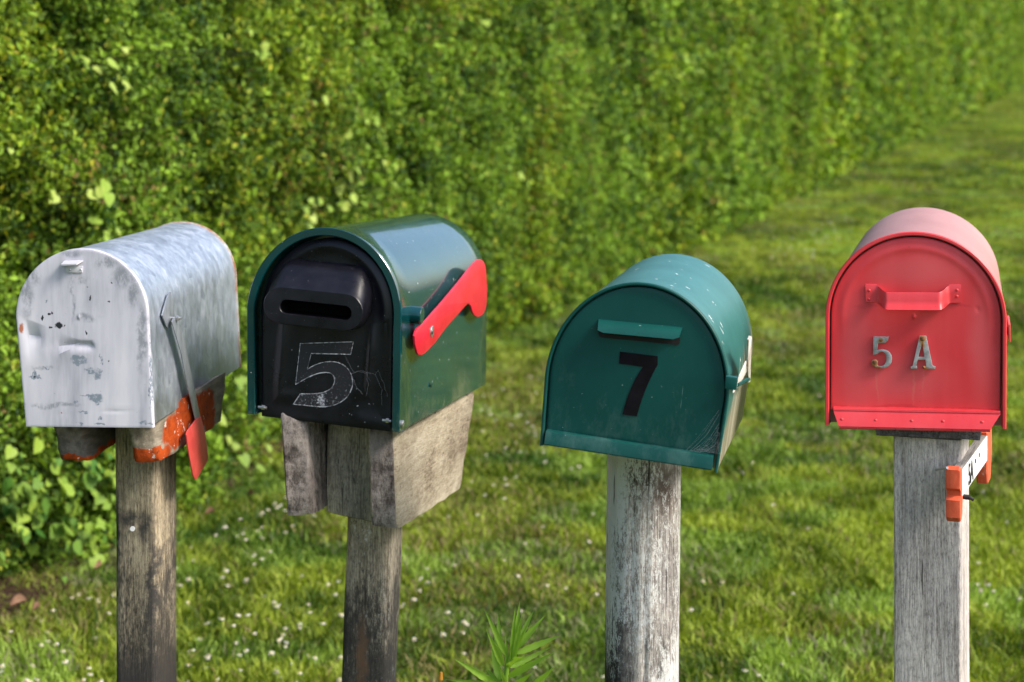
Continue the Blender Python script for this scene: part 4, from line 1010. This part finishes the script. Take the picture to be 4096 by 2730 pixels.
# ---------------- climbing vines with broad leaves on the hedge
def on_hedge(px, py, lift=.05):
    """where a sight line meets the hedge face, then out from it"""
    kx = (px-CX)/F; u = (HB+HN*(lift-.06)); t = None
    # X = kx*Y ; point = u + HD*s
    s_ = (kx*u[1]-u[0])/(HD[0]-kx*HD[1]); Y = u[1]+HD[1]*s_; z = H-(py-YH)/F*Y
    b = float(bulge(np.array([s_]), np.array([z]))[0])
    u2 = HB+HN*(b+lift); s_ = (kx*u2[1]-u2[0])/(HD[0]-kx*HD[1]); Y = u2[1]+HD[1]*s_
    return np.array([kx*Y, Y, H-(py-YH)/F*Y])
def vine(name, label, spots, lo, hi, seed, group='broad-leaved climbers in the hedge'):
    r = np.random.default_rng(seed); pts = []
    for (px, py, spread, n_) in spots:
        for k in range(n_):
            pts.append(on_hedge(px+r.normal(0, spread), py+r.normal(0, spread*1.15), .05+r.random()*.05))
    C = np.array(pts); n = len(C); base_ = C.min(0); o3 = np.array([C[:, 0].mean(), C[:, 1].mean(), 0])
    T = thing(name, label, 'climbing plant', tuple(o3), None, group)
    t = r.random(n); tint = mixc(np.array(lo), np.array(hi), t)
    size = r.uniform(.018, .058, n); N = np.array([[HN[0], HN[1], .5]])+r.normal(0, .35, (n, 3)); N /= np.linalg.norm(N, axis=1, keepdims=True)
    A = r.normal(0, .6, (n, 3))+np.array([[0, 0, -1.]]); A -= N*(A*N).sum(1, keepdims=True); A /= np.linalg.norm(A, axis=1, keepdims=True); Bv = np.cross(N, A)
    shp = [(-.42, 0, 0), (-.52, .26, .05), (-.25, .50, .10), (.1, .40, .08), (.5, 0, -.08), (.1, -.40, .08), (-.25, -.50, .10), (-.52, -.26, .05)]
    V = np.stack([C+A*size[:, None]*p+Bv*size[:, None]*q+N*size[:, None]*w for p, q, w in shp], 1).reshape(-1, 3)-o3
    i = np.arange(n)[:, None]*8
    Q = np.stack([i+np.array([[0, 1, 2, 3]]), i+np.array([[0, 3, 4, 4]])*1], 1)
    tris = np.concatenate([i+np.array([[0, a_, a_+1]]) for a_ in range(1, 7)], 0)
    me = np_mesh('foliage', V, tris, np.repeat(tint, 8, 0)); link('foliage', me, lmat, T)
    bm = bmesh.new(); order = np.argsort(C[:, 2]); P_ = C[order][::max(1, n//14)]-o3
    path = [Vector((P_[0][0], P_[0][1], max(0, P_[0][2]-.3)))]+[Vector(p)-Vector((HN[0], HN[1], 0))*.02 for p in P_]
    tube(bm, path, .0022, 5); link('stem', from_bm('stem', bm, 60), core.m, T)
    return T
Y_ = (.20, .34, .035); YG = (.36, .44, .10)
vine('climber', 'large bright green broad-leaved climber at the foot of the hedge behind the leftmost post', [(180, 1960, 110, 46), (330, 2050, 90, 34), (110, 2120, 70, 18), (420, 1900, 60, 18), (290, 2180, 70, 12), (60, 1950, 60, 14)], (.05, .14, .02), (.27, .38, .05), 21)
vine('climber', 'pale yellow-green climber high on the hedge above the gap between the two left mailboxes', [(1040, 170, 26, 5), (1075, 205, 18, 4), (450, 300, 36, 5), (470, 330, 20, 3), (380, 270, 20, 3)], Y_, YG, 22)
vine('climber', 'yellow-green climber trailing down the hedge just above the green mailbox with black door', [(1480, 520, 38, 8), (1540, 490, 26, 5), (1580, 690, 26, 7), (1400, 690, 40, 10), (1270, 860, 30, 7), (1330, 770, 30, 6), (1420, 800, 40, 7), (1230, 920, 20, 3)], Y_, YG, 23)
vine('climber', 'scattered pale climber leaves on the hedge above the bare metal mailbox', [(400, 790, 26, 4), (200, 810, 20, 4), (430, 920, 24, 3), (20, 620, 20, 2), (1280, 420, 14, 3), (220, 1330, 30, 3)], Y_, YG, 24)
vine('climber', 'pale climber leaves low on the hedge between the two left mailboxes', [(960, 1560, 40, 10), (1080, 1080, 30, 4), (930, 1780, 50, 10), (1060, 1850, 40, 8), (1120, 1420, 40, 4)], (.12, .22, .03), (.28, .36, .07), 26)
vine('climber', 'pale climber leaves far along the hedge above the green mailbox number 7', [(2780, 300, 22, 4), (2760, 260, 20, 3), (2490, 560, 26, 4), (2480, 640, 14, 3), (1950, 75, 26, 3), (2100, 700, 20, 2), (3150, 250, 20, 3), (3450, 130, 16, 3), (2400, 60, 20, 3)], Y_, YG, 25)

# ================================================================== GROUND, SOIL, GRASS
gr = Mat('lawn_soil', rough=.95, spec=.1)
n1 = gr.noise(1.3, (1, 1, 1), 5, .6); n2 = gr.noise(22, (1, 1, 1), 7, .7)
gr.base(gr.ramp(gr.math('ADD', gr.math('MULTIPLY', n1, .5), gr.math('MULTIPLY', n2, .5)), [(.35, (.030, .050, .010)), (.5, (.065, .095, .018)), (.64, (.11, .12, .035))])); gr.bump(n2, .8, .03)
gx = np.concatenate([np.linspace(-400, -10, 12), np.linspace(-9, 30, 60), np.linspace(35, 400, 12)]); gy = np.concatenate([np.linspace(-200, -5, 8), np.linspace(-4, 60, 80), np.linspace(70, 700, 14)])
XX, YY = np.meshgrid(gx, gy, indexing='ij'); ZZ = (vnoise(XX, YY, 0*XX, .7, 31)-.5)*.04
V = np.stack([XX, YY, ZZ], -1).reshape(-1, 3); idx = np.arange(len(V)).reshape(XX.shape)
Q = np.stack([idx[:-1, :-1], idx[1:, :-1], idx[1:, 1:], idx[:-1, 1:]], -1).reshape(-1, 4)
o = link('ground', np_mesh('ground', V, Q, None, True), gr.m); tag(o, 'green mown lawn ground sheet running back beside the hedge', 'ground', kind='structure')
def gz(x, y): return 0*x
# bare soil along the hedge foot
so = Mat('bare_soil', rough=.95, spec=.1); nn = so.noise(30, (1, 1, 1), 8, .75); so.base(so.ramp(nn, [(.35, (.030, .018, .012)), (.6, (.085, .05, .032)), (.75, (.17, .10, .065))])); so.bump(nn, 1, .03)
rows = []
for s_ in np.arange(-4, 3.2, .1):
    e = .07+.08*math.sin(s_*1.7+.6)+.05*math.sin(s_*4.1+1)+random.uniform(-.03, .03); e *= max(.0, 1-s_/3.5)
    rows.append([(HB[0]+HD[0]*s_+HN[0]*b_, HB[1]+HD[1]*s_+HN[1]*b_, .028 if b_ < e else .004) for b_ in (-.7, -.2, .0+.5*(e-.1), e)])
G = np.array(rows); a, b = G.shape[:2]; idx = np.arange(a*b).reshape(a, b)
Q = np.stack([idx[:-1, :-1], idx[1:, :-1], idx[1:, 1:], idx[:-1, 1:]], -1).reshape(-1, 4)
o = link('soil', np_mesh('soil', G.reshape(-1, 3), Q, None, True), so.m); tag(o, 'strip of bare brown soil along the foot of the hedge', 'soil', kind='structure')
# grass blades
Vs, Qs, Ts = [], [], []; off = 0
def grass(y0, y1_, dens, hgt, wid, xl_m=1.2, xr_m=1.0):
    area = 0; n = int(dens*(y1_-y0)*(.5*(y0+y1_)*.53+xl_m+xr_m))
    y = rng.uniform(y0, y1_, n); xl_ = np.maximum(-.261*y-xl_m, HB[0]+(y-HB[1])*.29-.35); xr_ = .261*y+xr_m; x = xl_+(xr_-xl_)*rng.random(n)
    hd = (x-HB[0])*HN[0]+(y-HB[1])*HN[1]
    k = hd > np.where(y > 8.2, -.2, -.02+.08*np.sin(y*3.1)-.25*rng.random(n)**3+rng.random(n)*.05)
    x, y = x[k], y[k]; n = len(x)
    cl = np.clip((vnoise(x, y, 0*x, 9, 41)-.5)*1.6+.5, 0, 1)*.7+vnoise(x, y, 0*x, .8, 42)*.3
    h_ = hgt*rng.uniform(.5, 1.25, n)*(.6+.9*cl); w = wid*rng.uniform(.7, 1.3, n); a = rng.uniform(0, 2*np.pi, n); lean = rng.uniform(.2, 1.1, n)*h_; b = rng.uniform(0, 2*np.pi, n)
    sx, sy = np.cos(a)*w, np.sin(a)*w; lx, ly = np.cos(b)*lean, np.sin(b)*lean; z0 = np.full(n, -.01)
    p0 = np.stack([x-sx, y-sy, z0], 1); p1_ = np.stack([x+sx, y+sy, z0], 1)
    p2_ = np.stack([x+sx*.8+lx*.35, y+sy*.8+ly*.35, h_*.6], 1); p3_ = np.stack([x-sx*.8+lx*.35, y-sy*.8+ly*.35, h_*.6], 1); p4_ = np.stack([x+lx, y+ly, h_*.95], 1)
    V = np.stack([p0, p1_, p2_, p3_, p4_], 1).reshape(-1, 3); i = np.arange(n)[:, None]*5
    Q = np.concatenate([i+[[0, 1, 2]], i+[[0, 2, 3]], i+[[3, 2, 4]]], 0)
    t = np.clip((vnoise(x, y*.6, 0*x, 1.3, 43)-.5)*.9+(vnoise(x, y*.7, 0*x, 7, 44)-.5)*1.0+.47+rng.normal(0, .30, n), 0, 1)
    c_ = mixc(np.array([.038, .082, .006]), np.array([.32, .395, .045]), t)
    dry = rng.random(n) < .05+.28*np.clip((vnoise(x, y*.6, 0*x, 2.2, 45)-.55)/.2, 0, 1); c_[dry] = np.array([.26, .22, .09])*rng.uniform(.6, 1.1, (dry.sum(), 1))
    blu = (vnoise(x, y, 0*x, 4, 46) > .62); c_[blu] = c_[blu]*np.array([.9, 1.05, 1.4])
    addleaf(V, Q, np.repeat(c_, 5, 0))
grass(4.3, 7.5, 8500, .036, .0034); grass(7.5, 12, 5200, .038, .0044); grass(12, 24, 1900, .045, .0075, .6, 1.5); grass(24, 60, 330, .07, .014, .5, 2); grass(60, 130, 60, .10, .04, .5, 3)
# longer unmown fringe against the hedge
n = 9000; s = rng.uniform(-3, 25, n); b = .2+rng.random(n)**1.5*.35; x = HB[0]+HD[0]*s+HN[0]*b; y = HB[1]+HD[1]*s+HN[1]*b
gm_ = leaf_mat('grass_blade', 0, 0, .3, .5)
o = link('grass', np_mesh('grass', np.concatenate(Vs), np.concatenate(Qs), np.concatenate(Ts)), gm_); tag(o, 'short green lawn grass with yellowish patches beside the hedge', 'grass', kind='stuff')

# ---------------- daisies: one each, at most 300
pet = Mat('daisy_petal', (.80, .78, .74), .6); yel = Mat('daisy_centre', (.65, .42, .04), .6)
def daisy_mesh(r_, tilt):
    bm = bmesh.new(); n = 12
    for k in range(n):
        a = 2*math.pi*k/n; w = .32*2*math.pi/n*r_
        c_, s_ = math.cos(a), math.sin(a)
        f = bm.faces.new([bm.verts.new(p) for p in ((c_*r_*.3, s_*r_*.3, .05), (c_*r_*.8-s_*w, s_*r_*.8+c_*w, .052+.002*(k % 3)), (c_*r_, s_*r_, .05), (c_*r_*.8+s_*w, s_*r_*.8-c_*w, .052))]); f.material_index = 0
    q = [bm.verts.new((math.cos(2*math.pi*k/8)*r_*.36, math.sin(2*math.pi*k/8)*r_*.36, .0525)) for k in range(8)]; t_ = bm.verts.new((0, 0, .056))
    for k in range(8): f = bm.faces.new((q[k], q[(k+1) % 8], t_)); f.material_index = 1
    rr = [bm.verts.new((math.cos(a)*.0007, math.sin(a)*.0007, z)) for z in (-.01, .05) for a in (0, 2.1, 4.2)]
    for k in range(3): f = bm.faces.new((rr[k], rr[(k+1) % 3], rr[3+(k+1) % 3], rr[3+k])); f.material_index = 2
    me = bpy.data.meshes.new('daisy'); bm.to_mesh(me); bm.free(); me.materials.append(pet.m); me.materials.append(yel.m); me.materials.append(wm.m)
    return me
protos = [daisy_mesh(.0068, 0), daisy_mesh(.0084, 0), daisy_mesh(.0056, 0)]
r = random.Random(5)
def ground_at(px, py):
    Y = F*(H-.05)/(py-YH); return ((px-CX)/F*Y, Y)
spots = []
# dense drift on the left, thinner towards the right, a few far ones
def scatter(n, x0, x1, y0, y1_, cond=lambda x, y: True):
    k = 0; tries = 0
    while k < n and tries < n*60:
        tries += 1; x = r.uniform(x0, x1); y = r.uniform(y0, y1_)
        if cond(x, y): spots.append((x, y)); k += 1
line = lambda x: 2480-.51*x+40     # foot of the hedge in the photograph
scatter(34, 20, 460, 2330, 2720, lambda x, y: y > line(x)-30)
scatter(76, 700, 1370, 1960, 2720, lambda x, y: y > line(x)+30)
scatter(14, 760, 1160, 1880, 2140, lambda x, y: y > line(x)+10)
scatter(48, 1600, 2420, 1640, 2700, lambda x, y: y > line(x)+60)
scatter(26, 1880, 2180, 1500, 1950, lambda x, y: y > line(x)+20)
scatter(22, 2740, 3300, 1500, 2700)
scatter(12, 3890, 4080, 1900, 2700)
scatter(40, 2850, 3450, 830, 1040, lambda x, y: line(x) < y < line(x)+170)
for i, (px, py) in enumerate(spots):
    x, y = ground_at(px, py)
    o = bpy.data.objects.new('daisy', protos[r.choice((0, 0, 1, 2))]); COL.objects.link(o)
    o.location = (x, y, r.uniform(-.016, -.004)); o.rotation_euler = (r.gauss(.25, .25), r.gauss(0, .25), r.uniform(0, 6.28))
    if y > 12: o.scale = (1.35,)*3
    tag(o, 'small white daisy standing in the lawn grass', 'flower', 'daisies scattered over the lawn')
# orange bud on a thin stalk near the weed
ob = P(1762, 2712, 3.4); fo = thing('wildflower', 'tiny orange flower bud on a thin stalk at the bottom edge, left of the weed', 'flower', (ob.x, ob.y, 0))
bm = bmesh.new(); tube(bm, [(0, 0, -.02), (.008, 0, ob.z*.5), (0, 0, ob.z)], .001, 6); link('stalk', from_bm('stalk', bm), wm.m, fo)
bm = bmesh.new(); cyl(bm, (0, 0, ob.z-.004), (.001, 0, ob.z+.010), .0042, .0025, n=12, bev=.001); om = Mat('orange_petals', (.85, .33, .02), .5).m; link('bud', from_bm('bud', bm), om, fo)
# dead leaves on the soil
dl_m = Mat('dead_leaf', rough=.8); dl_m.base(dl_m.ramp(dl_m.noise(30), [(.3, (.12, .055, .03)), (.7, (.34, .20, .12))]))
DL = [(70, 2430, .048, 'curled pale brown dead leaf on the soil at the left edge of the picture'), (140, 2455, .026, 'small dark brown dead leaf on the soil right of the pale curled one'), (838, 2065, .035, 'brown dead leaf on the soil just right of the leftmost post'), (1010, 1990, .035, 'pinkish-brown dead leaf on the soil left of the black-doored mailbox bracket'), (380, 2280, .028, 'small brown dead leaf on the lawn left of the leftmost post')]
for (px, py, sz, lb) in DL:
    Y = F*(H-.03)/(py-YH); x = (px-CX)/F*Y; bm = bmesh.new(); rows = []
    for i in range(9):
        s_ = i/8; w_ = sz*.32*math.sin(math.pi*(.04+.92*s_)); rows.append([(sz*(s_-.5), q*w_, .012+.02*abs(q)**2*math.sin(3*s_)+.01*s_*s_) for q in (-1, -.5, 0, .5, 1)])
    vs = [[bm.verts.new(p) for p in r_] for r_ in rows]
    for a_, b2 in zip(vs[:-1], vs[1:]):
        for j in range(4): bm.faces.new((a_[j], a_[j+1], b2[j+1], b2[j]))
    o = link('dead_leaf', from_bm('dead_leaf', bm, 0, False), dl_m.m); o.location = (x, Y, .03); o.rotation_euler = (r.uniform(.2, .7), 0, r.uniform(-.6, 1.2)); tag(o, lb, 'dead leaf', 'dead leaves on the ground')

# ================================================================== LIGHT, SKY, CAMERA
SUN_EL = 42
az = R(113)                    # towards +X and a little behind the camera
sd = Vector((math.sin(az)*math.cos(R(SUN_EL)), math.cos(az)*math.cos(R(SUN_EL)), math.sin(R(SUN_EL))))
sun = bpy.data.lights.new('sun', 'SUN'); sun.energy = 2.5; sun.angle = R(18); sun.color = (1.0, .93, .83)
so_ = bpy.data.objects.new('sun', sun); COL.objects.link(so_); so_.rotation_euler = sd.to_track_quat('Z', 'Y').to_euler()
w = bpy.data.worlds.new('World'); S.world = w; w.use_nodes = True
nt = w.node_tree; bg = nt.nodes['Background']; sky = nt.nodes.new('ShaderNodeTexSky'); sky.sky_type = 'NISHITA'; sky.sun_disc = False
sky.sun_elevation = R(SUN_EL); sky.sun_rotation = az; sky.air_density = 1.0; sky.dust_density = 2.5; sky.ozone_density = 1.0
nt.links.new(sky.outputs[0], bg.inputs['Color']); bg.inputs['Strength'].default_value = .15
cam = bpy.data.cameras.new('camera'); co = bpy.data.objects.new('camera', cam); COL.objects.link(co); S.camera = co
co.location = (0, 0, H); co.rotation_euler = (R(90), 0, 0)
cam.sensor_width = 36; cam.lens = F/4096*36; cam.shift_y = -(1365-YH)/4096; cam.clip_start = .05; cam.clip_end = 2000
cam.dof.use_dof = True; cam.dof.focus_distance = 2.84; cam.dof.aperture_fstop = 6.3
S.view_settings.view_transform = 'Standard'; S.view_settings.look = 'None'; S.view_settings.exposure = .95; S.view_settings.gamma = 1
S.render.engine = 'CYCLES'; S.render.resolution_x = 1024; S.render.resolution_y = 682
bpy.context.view_layer.update()
